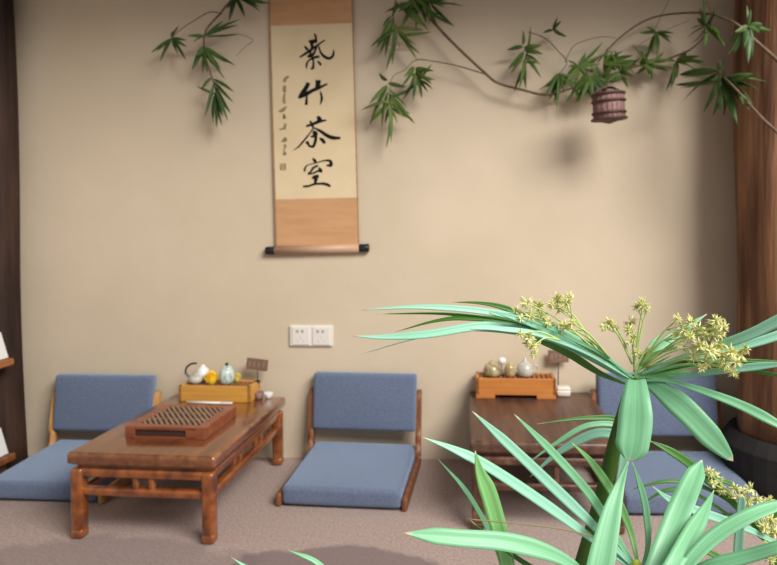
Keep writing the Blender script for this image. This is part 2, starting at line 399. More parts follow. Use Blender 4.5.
# ------------------------------------------------------------------ floor chairs
def cushion(bm, c, s, bev, puff=0.0, rot=None):
    bm2 = bmesh.new()
    bmesh.ops.create_cube(bm2, size=1)
    for v in bm2.verts: v.co = Vector((v.co.x * s[0], v.co.y * s[1], v.co.z * s[2]))
    bmesh.ops.bevel(bm2, geom=list(bm2.edges), offset=bev, segments=4, profile=0.6, affect='EDGES')
    bmesh.ops.subdivide_edges(bm2, edges=[e for e in bm2.edges if e.calc_length() > min(s) * 1.1], cuts=7, use_grid_fill=True)
    for v in bm2.verts:
        k = max(0, 1 - (2 * v.co.x / s[0]) ** 2) * (max(0, 1 - (2 * v.co.y / s[1]) ** 2) if s[2] < s[1] else max(0, 1 - (2 * v.co.z / s[2]) ** 2))
        ax = 2 if s[2] < s[1] else 1
        v.co[ax] *= 1 + puff * k / (s[ax] / 2)
    mt = Matrix.Translation(Vector(c)) @ (rot.to_4x4() if rot else Matrix.Identity(4))
    bmesh.ops.transform(bm2, matrix=mt, verts=bm2.verts)
    me = bpy.data.meshes.new('tmp'); bm2.to_mesh(me); bm2.free(); bm.from_mesh(me); bpy.data.meshes.remove(me)
def floor_chair(label, loc, rz, Wd, D, Hb, wood, bh=0.245):
    # local: front edge at y=0, back towards +y
    t = thing('floor_chair', label, 'chair', loc, rz, None)
    rw = 0.022
    rec = R(-6)
    bx = Wd / 2 - rw / 2
    for s in (-1, 1):
        bm = bmesh.new()
        yb = D - 0.035
        pts = [(s * bx, 0.012, 0.026), (s * bx, yb * 0.6, 0.030), (s * bx, yb, 0.034), ]
        # runner : rounded beam
        box(bm, (s * bx, (yb + 0.014) / 2 , 0.026), (rw, yb + 0.006, 0.05), 0.008, 3)
        obj('runner', bm, wood, t, True)
        bm = bmesh.new()
        zt = Hb - 0.075
        path = catmull([(s * bx, yb - 0.005, 0.02), (s * bx, yb + 0.0, 0.12), (s * bx, yb + 0.018, zt - 0.08), (s * bx, yb + 0.03, zt)], 12)
        rings = []
        for i, p in enumerate(path):
            hw, hd = rw / 2, 0.022 - 0.006 * i / 12
            rings.append([bm.verts.new(p + Vector(q)) for q in ((-hw, -hd, 0), (hw, -hd, 0), (hw, hd, 0), (-hw, hd, 0))])
        for a, b in zip(rings, rings[1:]):
            for k in range(4): bm.faces.new((a[k], a[(k + 1) % 4], b[(k + 1) % 4], b[k]))
        bm.faces.new(rings[0][::-1]); bm.faces.new(rings[-1])
        bmesh.ops.bevel(bm, geom=[e for e in bm.edges if abs((e.verts[0].co - e.verts[1].co).normalized().z) > 0.5], offset=0.005, segments=2, affect='EDGES')
        obj('back_post', bm, wood, t, True)
    bm = bmesh.new(); box(bm, (0, D - 0.06, 0.02), (Wd - 2 * rw + 0.01, 0.03, 0.028), 0.005); obj('cross_bar', bm, wood, t)
    bm = bmesh.new(); cushion(bm, (0, (D - 0.02) / 2 + 0.004, 0.052), (Wd - 2 * rw - 0.004, D - 0.018, 0.070), 0.02, 0.012, Matrix.Rotation(R(2.2), 3, 'X'))
    obj('seat', bm, 'fabric', t, True)
    bm = bmesh.new(); cushion(bm, (0, D - 0.022, Hb - bh / 2), (Wd - 2 * rw + 0.004, 0.052, bh), 0.018, 0.008, Matrix.Rotation(rec, 3, 'X'))
    obj('backrest', bm, 'fabric', t, True)
    return t
G = None
floor_chair('legless blue floor chair with walnut frame, between the two low tables', (-0.424, 2.172, 0), R(-3.5), 0.496, 0.455, 0.402, 'walnut')
floor_chair('legless blue floor chair with light oak frame, beside the left post', (-1.568, 2.195, 0), R(-1.5), 0.485, 0.435, 0.386, 'oak')
floor_chair('legless blue floor chair partly hidden by papyrus, beside the right trunk post', (0.855, 2.145, 0), R(1), 0.54, 0.42, 0.425, 'walnut', 0.26)

# ------------------------------------------------------------------ hanging scroll
SY = WY - 0.012
def sc(x, y, d=0.0): return at(x, y, SY - d)
def quad_slab(bm, pts, d0, d1):
    a = [bm.verts.new(sc(x, y, d0)) for x, y in pts]; b = [bm.verts.new(sc(x, y, d1)) for x, y in pts]
    bm.faces.new(b); bm.faces.new(a[::-1])
    for k in range(4): bm.faces.new((a[k], a[(k + 1) % 4], b[(k + 1) % 4], b[k]))
def lx(y): return 268.3 + 7.2 * y / 250
def rx(y): return 352.8 + 6.6 * y / 250
scroll = thing('hanging_scroll', 'tan silk hanging scroll with black Chinese calligraphy on the beige wall', 'scroll', sc(314, 250))
PW = lambda o: (setattr(o, 'parent', scroll), setattr(o, 'matrix_parent_inverse', Matrix.Translation(-scroll.location)), o)[2]
bm = bmesh.new(); quad_slab(bm, [(lx(-14), -14), (rx(-14), -14), (rx(249), 247), (lx(249), 249)], 0.0, 0.003); PW(obj('silk_edging', bm, 'silk_edge'))
bm = bmesh.new(); quad_slab(bm, [(lx(-14) + 1.6, -14), (rx(-14) - 1.3, -14), (rx(25) - 1.3, 25), (lx(27) + 1.6, 27)], 0.0032, 0.0042); PW(obj('silk_panel', bm, 'silk'))
bm = bmesh.new(); quad_slab(bm, [(lx(199) + 1.6, 199.5), (rx(197) - 1.3, 197.5), (rx(246) - 1.3, 245.5), (lx(246) + 1.6, 246.5)], 0.0032, 0.0042); PW(obj('silk_panel', bm, 'silk'))
bm = bmesh.new(); quad_slab(bm, [(lx(27) + 1.6, 26), (rx(23) - 1.3, 23), (rx(197) - 1.3, 197.5), (lx(200) + 1.6, 199.5)], 0.0032, 0.0044)
paper = PW(obj('paper_panel', bm, 'paper'))
bm = bmesh.new(); tube(bm, [sc(275.2, 250.5, 0.004), sc(359.2, 248.2, 0.004)], 0.0195, 16); PW(obj('bottom_rod', bm, 'rod', None, True))
for x0, y0, x1, y1 in ((266, 250.8, 275.4, 250.5), (359, 248.2, 369, 247.9)):
    bm = bmesh.new(); tube(bm, [sc(x0, y0, 0.004), sc(x0 + 1, y0, 0.004), sc(x1 - 0.5, y1, 0.004), sc(x1, y1, 0.004)], [0.017, 0.0185, 0.0185, 0.017], 16)
    tag(PW(obj('rod_knob', bm, 'black', None, True)), 'black rod end')
bm = bmesh.new(); tube(bm, [sc(262, -14, 0.004), sc(359, -16, 0.004)], 0.012, 12); PW(obj('top_rod', bm, 'rod', None, True))

def stroke(bm, pts, d0=0.0046, d1=0.0054):
    """pts = (px, py, width px)"""
    P = catmull([Vector(p) for p in pts], max(6, 5 * (len(pts) - 1)))
    fr, bk = [], []
    for i, p in enumerate(P):
        a, b = P[max(i - 1, 0)], P[min(i + 1, len(P) - 1)]
        tt = Vector((b.x - a.x, b.y - a.y)); tt = tt.normalized() if tt.length > 1e-6 else Vector((1, 0))
        nn = Vector((-tt.y, tt.x)) * max(p.z * 1.12, 0.15) / 2
        off = tt * (0.0 if 0 < i < len(P) - 1 else (-0.25 if i == 0 else 0.25) * p.z)
        fr.append([bm.verts.new(sc(p.x + off.x + nn.x, p.y + off.y + nn.y, d1)), bm.verts.new(sc(p.x + off.x - nn.x, p.y + off.y - nn.y, d1))])
        bk.append([bm.verts.new(sc(p.x + off.x + nn.x, p.y + off.y + nn.y, d0)), bm.verts.new(sc(p.x + off.x - nn.x, p.y + off.y - nn.y, d0))])
    for i in range(len(P) - 1):
        bm.faces.new((fr[i][0], fr[i][1], fr[i + 1][1], fr[i + 1][0]))
        for s in (0, 1): bm.faces.new((fr[i][s], fr[i + 1][s], bk[i + 1][s], bk[i][s]))
    for e in (0, -1): bm.faces.new((fr[e][0], fr[e][1], bk[e][1], bk[e][0]))
def glyph(ox, oy, k, strokes, m='ink'):
    bm = bmesh.new()
    for j, s in enumerate(strokes): stroke(bm, [(ox + x / k, oy + y / k, wd / k) for x, y, wd in s], 0.0045, 0.0052 + 0.00004 * j)
    o = obj('brush_character', bm, m); PW(o); return o
K1 = 565 / 45
glyph(295, 30, K1, [   # purple
    [(248, 50, 22), (262, 95, 26), (268, 145, 24)],
    [(172, 140, 16), (205, 145, 40), (262, 140, 46)],
    [(198, 140, 40), (215, 190, 38), (210, 230, 30)],
    [(122, 205, 18), (140, 228, 30), (165, 250, 22)],
    [(62, 340, 18), (110, 310, 26), (190, 258, 30), (290, 185, 24), (372, 128, 16)],
    [(278, 195, 22), (258, 250, 24), (215, 320, 34), (165, 330, 30)],
    [(298, 205, 16), (320, 275, 24), (365, 330, 32), (425, 356, 34), (470, 330, 30), (485, 290, 24), (484, 245, 6)],
    [(195, 260, 26), (190, 310, 24), (160, 335, 20)],
    [(300, 335, 30), (262, 340, 30), (200, 365, 22), (158, 400, 20), (145, 440, 22), (145, 480, 14)],
    [(225, 360, 22), (232, 420, 22), (226, 475, 28), (198, 488, 18)],
    [(282, 392, 16), (308, 414, 28), (325, 440, 22)]])
glyph(295, 72, K1, [   # bamboo
    [(165, 145, 46), (135, 205, 50), (95, 265, 52), (50, 325, 30)],
    [(60, 312, 40), (130, 282, 46), (215, 235, 40), (300, 200, 36), (402, 150, 18)],
    [(290, 115, 60), (288, 150, 58), (280, 200, 52)],
    [(150, 300, 18), (145, 350, 28), (142, 405, 34)],
    [(318, 245, 14), (332, 300, 26), (335, 350, 28), (312, 418, 4)]])
K3 = 565 / 55
glyph(290, 110, K3, [   # tea
    [(170, 165, 20), (220, 150, 24), (300, 118, 30), (372, 105, 12)],
    [(208, 115, 18), (225, 150, 28), (240, 180, 16)],
    [(285, 70, 26), (302, 95, 44), (285, 130, 20)],
    [(240, 185, 12), (195, 250, 14), (130, 330, 18), (85, 380, 14), (35, 413, 4)],
    [(250, 185, 12), (310, 215, 26), (380, 262, 34), (440, 285, 36), (512, 288, 22)],
    [(240, 225, 30), (265, 245, 40), (235, 272, 24), (212, 268, 10)],
    [(270, 240, 26), (262, 310, 28), (240, 372, 26), (195, 365, 20), (180, 330, 26), (172, 345, 22)],
    [(310, 292, 20), (335, 310, 32), (355, 338, 26)]])
glyph(295, 150, K1, [   # room
    [(225, 108, 20), (245, 130, 38), (262, 155, 26)],
    [(120, 265, 22), (128, 225, 20), (160, 188, 12), (230, 172, 12), (320, 145, 14), (400, 130, 20), (445, 145, 36), (450, 190, 38), (400, 195, 18)],
    [(285, 195, 22), (230, 225, 26), (200, 270, 24), (168, 300, 26)],
    [(168, 302, 18), (230, 292, 18), (290, 262, 24), (332, 268, 34)],
    [(300, 225, 20), (320, 250, 36), (335, 270, 24)],
    [(215, 350, 20), (255, 340, 50), (292, 325, 30)],
    [(265, 345, 46), (256, 400, 34), (250, 430, 30)],
    [(105, 458, 22), (170, 452, 24), (240, 430, 22), (330, 422, 26), (400, 432, 34), (440, 455, 24)]])
# the small signature column with its faint seal
k5 = 282 / 25
sg = [[(150, 75, 22), (120, 95, 30), (105, 130, 30)], [(110, 180, 26), (105, 215, 36), (108, 250, 22)], [(95, 240, 12), (125, 238, 10)],
      [(108, 270, 22), (100, 320, 24), (105, 370, 30)], [(45, 465, 16), (85, 455, 36), (125, 415, 18)], [(100, 500, 22), (108, 540, 28)]]
for q in (sg[0:1], sg[1:3], sg[3:4], sg[4:5], sg[5:6]): glyph(275, 70, k5, q, 'ink_pale').name = 'signature_character'
k6 = 235 / 25
sg = [[(85, 5, 20), (88, 30, 28)], [(98, 85, 22), (88, 130, 26)], [(45, 135, 14), (100, 128, 12)], [(60, 250, 10), (95, 235, 34), (90, 215, 20)],
      [(88, 285, 26), (98, 295, 18), (82, 330, 10)], [(82, 340, 12), (95, 365, 26), (75, 370, 14)]]
for q in (sg[0:1], sg[1:3], sg[3:4], sg[4:5], sg[5:6]): glyph(275, 115, k6, q, 'ink_pale').name = 'signature_character'
bm = bmesh.new()
for a, b in (((52, 462), (98, 462)), ((98, 462), (98, 512)), ((98, 512), (52, 512)), ((52, 512), (52, 462)), ((62, 478), (90, 480)), ((62, 495), (88, 493))):
    stroke(bm, [(275 + a[0] / k6, 115 + a[1] / k6, 1.0), (275 + b[0] / k6, 115 + b[1] / k6, 1.0)])
PW(obj('seal_mark', bm, 'ink_pale'))

# ------------------------------------------------------------------ double wall socket
c = at(311.7, 335.5, WY)
s = thing('wall_socket', 'white double power socket plate on the wall above the middle chair', 'socket', c)
bm = bmesh.new(); box(bm, (0, -0.005, 0), (0.194, 0.012, 0.094), 0.004, 2); obj('cover_plate', bm, 'plastic', s, False)
for q in (-1, 1):
    bm = bmesh.new(); box(bm, (q * 0.046, -0.012, 0), (0.078, 0.006, 0.08), 0.002, 2); g = obj('socket_module', bm, 'plastic', s)
    bm = bmesh.new()
    for d in (-1, 1): box(bm, (q * 0.046 + d * 0.0115 - 0.004, -0.0152, 0.021), (0.011, 0.0014, 0.012), 0.0)
    obj('pin_hole', bm, 'grey_hole', g)
    bm = bmesh.new()
    box(bm, (q * 0.046, -0.0152, -0.008), (0.004, 0.0014, 0.012)); 
    for d in (-1, 1): box(bm, (q * 0.046 + d * 0.013, -0.0152, -0.022), (0.004, 0.0014, 0.012), 0, 1, Matrix.Rotation(R(30 * d), 3, 'Y'))
    obj('pin_slot', bm, 'pale_hole', g)

# ------------------------------------------------------------------ tea board on the left table
fl, fr_ = onz(122.5, 439.5, HL), onz(205, 440.5, HL)
bw = (fr_ - fl).length; bd_ = 0.265; bh = 0.043
tb = thing('tea_board', 'reddish wooden tea board with diagonal slatted top on the left table', 'tea tray', ((fl.x + fr_.x) / 2, (fl.y + fr_.y) / 2, HL), R(-3))
tb.location.y += 0.008
bm = bmesh.new()
# local: front at y=0 ; frame = four rails, front one with a recess
fw = 0.03
box(bm, (-bw / 2 + 0.018, bd_ / 2, bh / 2), (0.036, bd_, bh), 0.003); box(bm, (bw / 2 - 0.018, bd_ / 2, bh / 2), (0.036, bd_, bh), 0.003)
box(bm, (0, bd_ - 0.012, bh / 2), (bw - 0.06, 0.024, bh), 0.002)
box(bm, (0, 0.016, bh - 0.006), (bw - 0.06, 0.032, 0.012), 0.002); box(bm, (0, 0.016, 0.004), (bw - 0.06, 0.032, 0.008), 0.001)
box(bm, (bw / 2 - 0.052, 0.016, bh / 2), (0.04, 0.032, bh - 0.002), 0.002)
obj('frame', bm, 'redwood', tb)
bm = bmesh.new(); box(bm, (-0.02, 0.014, bh / 2), (bw - 0.10, 0.016, bh - 0.018), 0.001); tag(obj('drawer', bm, 'recess', tb), 'dark recessed drawer front')
bm = bmesh.new(); box(bm, (0, bd_ / 2 + 0.01, bh - 0.016), (bw - 0.07, bd_ - 0.06, 0.006)); obj('drip_panel', bm, 'recess', tb)
bm = bmesh.new()
gx0, gx1, gy0, gy1 = -bw / 2 + 0.034, bw / 2 - 0.034, 0.03, bd_ - 0.022
def clip(poly, ax, lim, sgn):
    out = []
    for i, p in enumerate(poly):
        q = poly[(i + 1) % len(poly)]
        ip, iq = (p[ax] - lim) * sgn <= 1e-9, (q[ax] - lim) * sgn <= 1e-9
        if ip: out.append(p)
        if ip != iq:
            f = (lim - p[ax]) / (q[ax] - p[ax]); out.append((p[0] + f * (q[0] - p[0]), p[1] + f * (q[1] - p[1])))
    return out
pitch, wb, Ly, SH = 0.021, 0.0125, gy1 - gy0, (gy1 - gy0) * 0.78
for k in range(60):
    x0 = gx0 + k * pitch
    poly = clip(clip([(x0, gy0), (x0 + wb, gy0), (x0 + wb - SH, gy1), (x0 - SH, gy1)], 0, gx1, 1), 0, gx0, -1)
    if len(poly) < 3: continue
    lo = [bm.verts.new((x, y, bh - 0.011)) for x, y in poly]; hi = [bm.verts.new((x, y, bh - 0.001)) for x, y in poly]
    bm.faces.new(hi); bm.faces.new(lo[::-1])
    for i in range(len(poly)): j = (i + 1) % len(poly); bm.faces.new((lo[i], lo[j], hi[j], hi[i]))
for f in (0.0, 0.33, 0.67, 1.0):
    box(bm, ((gx0 + gx1) / 2, gy0 + f * Ly, bh - 0.007), (gx1 - gx0, 0.008, 0.009))
obj('slatted_top', bm, 'slat', tb)

# ------------------------------------------------------------------ bamboo trays
def tray(label, c, rz, Wd, D, Hh, wood, slatm, feet):
    t = thing('tea_tray', label, 'tea tray', c, rz)
    z0 = 0.016 if feet else 0.0
    bm = bmesh.new()
    th = 0.014
    for (cx, cy, sx, sy) in ((0, th / 2, Wd, th), (0, D - th / 2, Wd, th), (-Wd / 2 + th / 2, D / 2, th, D), (Wd / 2 - th / 2, D / 2, th, D)):
        box(bm, (cx, cy, (Hh + z0) / 2), (sx, sy, Hh - z0), 0.002)
    box(bm, (0, D / 2, z0 + 0.006), (Wd - 0.01, D - 0.01, 0.01))
    obj('tray_box', bm, wood, t)
    if feet:
        for q in (-1, 1):
            bm = bmesh.new(); box(bm, (q * (Wd / 2 - 0.04), D / 2, z0 / 2 + 0.001), (0.08, D, z0 + 0.002), 0.002); obj('foot', bm, wood, t)
    bm = bmesh.new()
    n = 15
    for i in range(n):
        box(bm, (-Wd / 2 + th + (Wd - 2 * th) * (i + 0.5) / n, D / 2, Hh - 0.007), ((Wd - 2 * th) / n * 0.72, D - 2 * th + 0.004, 0.008), 0.001, 1)
    for y in (0.035, D - 0.035): box(bm, (0, y, Hh - 0.015), (Wd - 2 * th, 0.01, 0.009))
    obj('slatted_lid', bm, slatm, t)
    return t
a, b = onz(177, 402.5, HL), onz(251, 402.5, HL)
LT = ((a.x + b.x) / 2 - 0.002, 2.518, HL); LTW = (b - a).length; LTH = 0.068
tray('yellow bamboo tea tray holding a celadon jar, on the left table', LT, R(-3), LTW, 0.115, LTH, 'bamboo', 'bamboo_dk', False)
a, b = onz(476, 398, HR), onz(555, 398, HR)
RTr = ((a.x + b.x) / 2, 2.528, HR); RTW = (b - a).length; RTH = 0.086
tray('orange bamboo tea tray on two feet, on the right table', RTr, R(-1.2), RTW, 0.115, RTH, 'bamboo_o', 'bamboo_dk', True)
zl, zr_ = HL + LTH - 0.003, HR + RTH - 0.003

# things on the left tray
def lathe_thing(name, label, cat, loc, prof, m, part='body', n=24):
    t = thing(name, label, cat, loc)
    bm = bmesh.new(); lathe(bm, prof, n); obj(part, bm, m, t, True); return t
def on(px, py_, y, z): p = at(px, py_, y); return (p.x, y, z)
t = lathe_thing('tea_jar', 'pale celadon tea jar with green pattern and dark finial, on the yellow tray', 'jar', on(227, 380, 2.572, zl),
    [(0, 0), (0.022, 0), (0.030, 0.012), (0.033, 0.032), (0.031, 0.055), (0.022, 0.066), (0.0, 0.067)], 'celadon')
bm = bmesh.new(); lathe(bm, [(0.0225, 0.0665), (0.021, 0.073), (0.012, 0.079), (0, 0.080)]); obj('lid', bm, 'celadon', t, True)
bm = bmesh.new(); lathe(bm, [(0.004, 0.079), (0.007, 0.085), (0.004, 0.092), (0, 0.093)], 12); tag(obj('finial', bm, 'darkmetal', t, True), 'dark finial knob')
# teapot with upright loop handle
t = lathe_thing('teapot', 'small grey teapot with a dark arched handle, left end of yellow tray', 'teapot', on(196, 384, 2.575, zl),
    [(0, 0), (0.02, 0), (0.030, 0.010), (0.033, 0.020), (0.028, 0.032), (0.014, 0.037), (0.0, 0.038)], 'greyglaze')
bm = bmesh.new(); tube(bm, catmull([(-0.028, 0, 0.026), (-0.045, 0, 0.045), (-0.040, 0, 0.07), (-0.018, 0, 0.086), (0.004, 0, 0.088)], 16), 0.0042, 8); tag(obj('handle', bm, 'darkmetal', t, True), 'dark arched handle')
bm = bmesh.new(); tube(bm, [(0.028, 0, 0.018), (0.042, -0.004, 0.026), (0.05, -0.005, 0.036)], [0.007, 0.005, 0.004], 8); obj('spout', bm, 'greyglaze', t, True)
bm = bmesh.new(); lathe(bm, [(0.015, 0.037), (0.006, 0.042), (0.006, 0.047), (0, 0.049)], 14); obj('lid', bm, 'greyglaze', t, True)
# white lidded cup behind
t = lathe_thing('porcelain_gaiwan', 'round white porcelain lidded cup behind the yellow flower, on the yellow tray', 'cup', on(203, 378, 2.613, zl),
    [(0, 0), (0.012, 0), (0.014, 0.008), (0.024, 0.028), (0.028, 0.044), (0.026, 0.0445), (0, 0.0445)], 'white_glaze')
bm = bmesh.new(); lathe(bm, [(0.0265, 0.045), (0.024, 0.054), (0.013, 0.063), (0.009, 0.068), (0.008, 0.073), (0, 0.0735)]); obj('lid', bm, 'white_glaze', t, True)
def flower(label, loc, r, m, seed):
    t = thing('chrysanthemum', label, 'flower', loc)
    rg = random.Random(seed)
    bm = bmesh.new()
    for i in range(70):
        zc = 1 - 1.7 * (i + 0.5) / 70; a = i * 2.39996; q = math.sqrt(max(0, 1 - zc * zc))
        d = Vector((q * math.cos(a), q * math.sin(a), zc)); c0 = Vector((0, 0, r))
        sd = d.cross(Vector((0.3, 0.2, 1))).normalized() * r * 0.17; un = d.cross(sd).normalized() * r * 0.05
        rr = r * rg.uniform(0.9, 1.08)
        p = [c0 + d * r * 0.35, c0 + d * rr * 0.72 + sd - un, c0 + d * rr + un, c0 + d * rr * 0.72 - sd - un, c0 + d * rr * 0.7 + un * 2.5]
        v = [bm.verts.new(x) for x in p]
        bm.faces.new((v[0], v[1], v[4])); bm.faces.new((v[1], v[2], v[4])); bm.faces.new((v[2], v[3], v[4])); bm.faces.new((v[3], v[0], v[4])); bm.faces.new((v[0], v[3], v[2], v[1]))
    obj('petals', bm, m, t)
    bm = bmesh.new(); lathe(bm, [(0, 0), (r * 0.4, 0), (r * 0.6, r * 0.5), (r * 0.62, r), (0, r * 1.4)], 12); obj('flower_heart', bm, m, t, True)
    return t
flower('bright yellow chrysanthemum head in front of the white cup on the yellow tray', on(211.5, 383, 2.560, zl), 0.031, 'yellow', 1)
flower('pale yellow flower head half hidden behind the celadon jar', on(237, 383, 2.600, zl), 0.021, 'yellow_pale', 2)

# plaques on sticks
def plaque(label, base, stick_h, pw, phh, tilt, m):
    t = thing('table_sign', label, 'sign', base)
    bm = bmesh.new(); lathe(bm, [(0, 0), (0.014, 0), (0.014, 0.004), (0.004, 0.006), (0, 0.006)], 16); obj('sign_foot', bm, 'darkmetal', t)
    bm = bmesh.new(); tube(bm, [(0, 0, 0.004), (0.001, 0, stick_h)], 0.0024, 8); obj('stick', bm, 'darkmetal', t, True)
    rt = Matrix.Rotation(tilt, 3, 'Y')
    bm = bmesh.new(); box(bm, (0, -0.003, stick_h + phh / 2 - 0.006), (pw, 0.009, phh), 0.002, 2, rt); pl = obj('plaque', bm, m, t)
    bm = bmesh.new()
    for i, u in enumerate((-0.33, -0.12, 0.1, 0.32)):
        for dz, ww in ((0.2, 0.11), (0.0, 0.14), (-0.2, 0.1)):
            box(bm, Vector((0, -0.0079, stick_h + phh / 2 - 0.006)) + rt @ Vector((u * pw, 0, dz * phh * 0.8)), (ww * pw, 0.0012, phh * 0.07), 0, 1, rt)
        box(bm, Vector((0, -0.0079, stick_h + phh / 2 - 0.006)) + rt @ Vector((u * pw, 0, 0)), (0.025 * pw, 0.0012, phh * 0.5), 0, 1, rt)
    obj('plaque_lettering', bm, 'plaque_mark', pl)
    return t
p = at(257.5, 380, 2.605)
plaque('small brown wooden sign on a stick, rising from the yellow tea tray', (p.x, 2.605, zl), at(257, 368.5, 2.605).z - zl, 0.094, 0.05, R(7), 'plaque')
p = at(558, 388, 2.635)
plaque('small brown sign on a stick behind the white box, right table', (p.x, 2.635, HR), at(557, 361, 2.635).z - HR, 0.088, 0.056, R(-3), 'plaque')
# small cups beside the left tray
lathe_thing('tea_cup', 'tiny white porcelain tea cup on the back right corner of left table', 'cup', on(268.5, 397, 2.585, HL),
    [(0, 0), (0.011, 0), (0.013, 0.004), (0.021, 0.022), (0.020, 0.024), (0.014, 0.008), (0, 0.006)], 'white_glaze')
lathe_thing('clay_cup', 'small brown clay cup between the yellow tray and white tea cup', 'cup', on(259, 399, 2.575, HL),
    [(0, 0), (0.015, 0), (0.018, 0.006), (0.021, 0.028), (0.019, 0.029), (0.015, 0.008), (0, 0.006)], 'clay')
# pale stick lying in front of the yellow tray
a, b = onz(187, 403.6, HL), onz(233, 404.6, HL)
t = thing('pale_stick', 'slender pale stick lying in front of the yellow tray', 'tea scoop', (a + b) / 2)
d = (b - a) / 2
bm = bmesh.new(); tube(bm, [-d + Vector((0, 0, .006)), d * 0.5 + Vector((0, 0, .006)), ], 0.005, 8); obj('stick_rod', bm, 'card', t, True)
bm = bmesh.new(); box(bm, d * 0.72 + Vector((0, 0, 0.006)), (0.05, 0.012, 0.008), 0.003, 2); obj('stick_end', bm, 'card', t, True)

# things on the right tray
t = lathe_thing('tea_caddy', 'round mottled olive tea caddy, leftmost on the orange tray', 'tea caddy', on(492, 376, 2.575, zr_),
    [(0, 0), (0.024, 0), (0.036, 0.014), (0.038, 0.030), (0.030, 0.050), (0.018, 0.056), (0, 0.057)], 'mottle')
bm = bmesh.new(); lathe(bm, [(0.018, 0.0565), (0.015, 0.063), (0.006, 0.066), (0.005, 0.070), (0, 0.071)]); obj('lid', bm, 'mottle', t, True)
t = lathe_thing('small_jar', 'little tan glazed jar in the middle of the orange tray', 'jar', on(510, 376, 2.575, zr_),
    [(0, 0), (0.017, 0), (0.025, 0.012), (0.026, 0.032), (0.019, 0.05), (0.016, 0.054), (0, 0.054)], 'mottle2')
bm = bmesh.new(); lathe(bm, [(0.016, 0.0545), (0.014, 0.060), (0.005, 0.063), (0, 0.067)]); obj('lid', bm, 'mottle2', t, True)
t = lathe_thing('porcelain_cup', 'white porcelain cup on a tall foot, behind the tan jar on the orange tray', 'cup', on(502, 376, 2.617, zr_),
    [(0, 0), (0.013, 0), (0.006, 0.006), (0.005, 0.04), (0.012, 0.046), (0.018, 0.058), (0.016, 0.068), (0.008, 0.074), (0, 0.075)], 'white_glaze')
t = lathe_thing('teapot', 'round pale grey teapot on the orange tray, right of the jars', 'teapot', on(525, 378, 2.575, zr_),
    [(0, 0), (0.024, 0), (0.036, 0.016), (0.038, 0.034), (0.030, 0.054), (0.016, 0.063), (0, 0.064)], 'greyglaze')
bm = bmesh.new(); lathe(bm, [(0.017, 0.0625), (0.012, 0.069), (0.005, 0.073), (0.007, 0.080), (0, 0.084)]); obj('lid', bm, 'greyglaze', t, True)
bm = bmesh.new(); tube(bm, catmull([(-0.03, -0.005, 0.02), (-0.044, -0.008, 0.03), (-0.047, -0.009, 0.045)], 6), [0.009, 0.008, 0.007, 0.006, 0.005, 0.005, 0.004], 8); obj('spout', bm, 'greyglaze', t, True)
bm = bmesh.new(); tube(bm, catmull([(0.03, 0, 0.05), (0.052, 0, 0.048), (0.054, 0, 0.026), (0.034, 0, 0.018)], 12), 0.004, 8); obj('handle', bm, 'greyglaze', t, True)
p = onz(564, 396.5, HR)
t = thing('lidded_dish', 'small white rectangular lidded dish beside the orange tray', 'dish', (p.x, p.y + 0.02, HR), R(-4))
bm = bmesh.new(); box(bm, (0, 0, 0.013), (0.06, 0.055, 0.026), 0.006, 3, None, 0.9); obj('dish', bm, 'plastic', t, True)
bm = bmesh.new(); box(bm, (0, 0, 0.032), (0.056, 0.051, 0.012), 0.005, 3); obj('lid', bm, 'plastic', t, True)

# ------------------------------------------------------------------ bamboo sprays on the wall
def bdep(px): return 2.585 if px < 690 else 2.585 + (2.13 - 2.585) * min(1, (px - 690) / 45)
def blade(bm, a, b, wd, side_hint, sag=0.0, n=6, twist=0.0):
    """lanceolate leaf from a to b with folded, slightly thick section"""
    L = (b - a).length; t = (b - a).normalized()
    s = t.cross(side_hint); s = s.normalized() if s.length > 1e-4 else Vector((1, 0, 0))
    s = Matrix.Rotation(twist, 3, t) @ s
    nn = s.cross(t)
    rows = []
    for i in range(n + 1):
        u = i / n
        c = a.lerp(b, u) + Vector((0, 0, -1)) * sag * L * (u * u - u) * -1 + nn * 0.04 * L * math.sin(math.pi * u)
        k = wd * (max(0.0, math.sin(math.pi * u ** 0.75)) ** 0.8 * 0.5 + 0.02)
        rows.append([bm.verts.new(c - s * k + nn * k * 0.35), bm.verts.new(c), bm.verts.new(c + s * k + nn * k * 0.35)])
    th = nn * -0.0006
    rows2 = [[bm.verts.new(v.co + th) for v in r] for r in rows]
    for i in range(n):
        for k in (0, 1):
            bm.faces.new((rows[i][k], rows[i][k + 1], rows[i + 1][k + 1], rows[i + 1][k]))
            bm.faces.new((rows2[i][k], rows2[i + 1][k], rows2[i + 1][k + 1], rows2[i][k + 1]))
        for k in (0, 2): bm.faces.new((rows[i][k], rows[i + 1][k], rows2[i + 1][k], rows2[i][k]))
EXTRA = 0.6
def spray(bm, base, tips, wpx=5.0, dd=0.0, axis=None):
    """leaves: tips in px; if axis is given the leaf bases spread along base->axis"""
    tips = list(tips) + [(x[0] + rnd.uniform(-9, 9), x[1] + rnd.uniform(-7, 7), (x[2] if len(x) > 2 else wpx) * 0.8) for x in tips if rnd.random() < EXTRA]
    n = len(tips)
    for i, tp in enumerate(tips):
        f = (i + 0.5) / n if axis else 0
        bx = base[0] + ((axis[0] - base[0]) * f if axis else 0); by = base[1] + ((axis[1] - base[1]) * f if axis else 0)
        d0 = bdep(bx) - dd; d1 = bdep(tp[0]) - dd - rnd.uniform(-0.025, 0.055)
        a = at(bx, by, d0); b = at(tp[0], tp[1], d1)
        wd = 0.68 * (tp[2] if len(tp) > 2 else wpx) / F * d0
        blade(bm, a, b, wd, Vector((rnd.uniform(-.3, .3), -1, rnd.uniform(-.3, .3))), rnd.uniform(0, 0.06), 6, rnd.uniform(-0.5, 0.5))
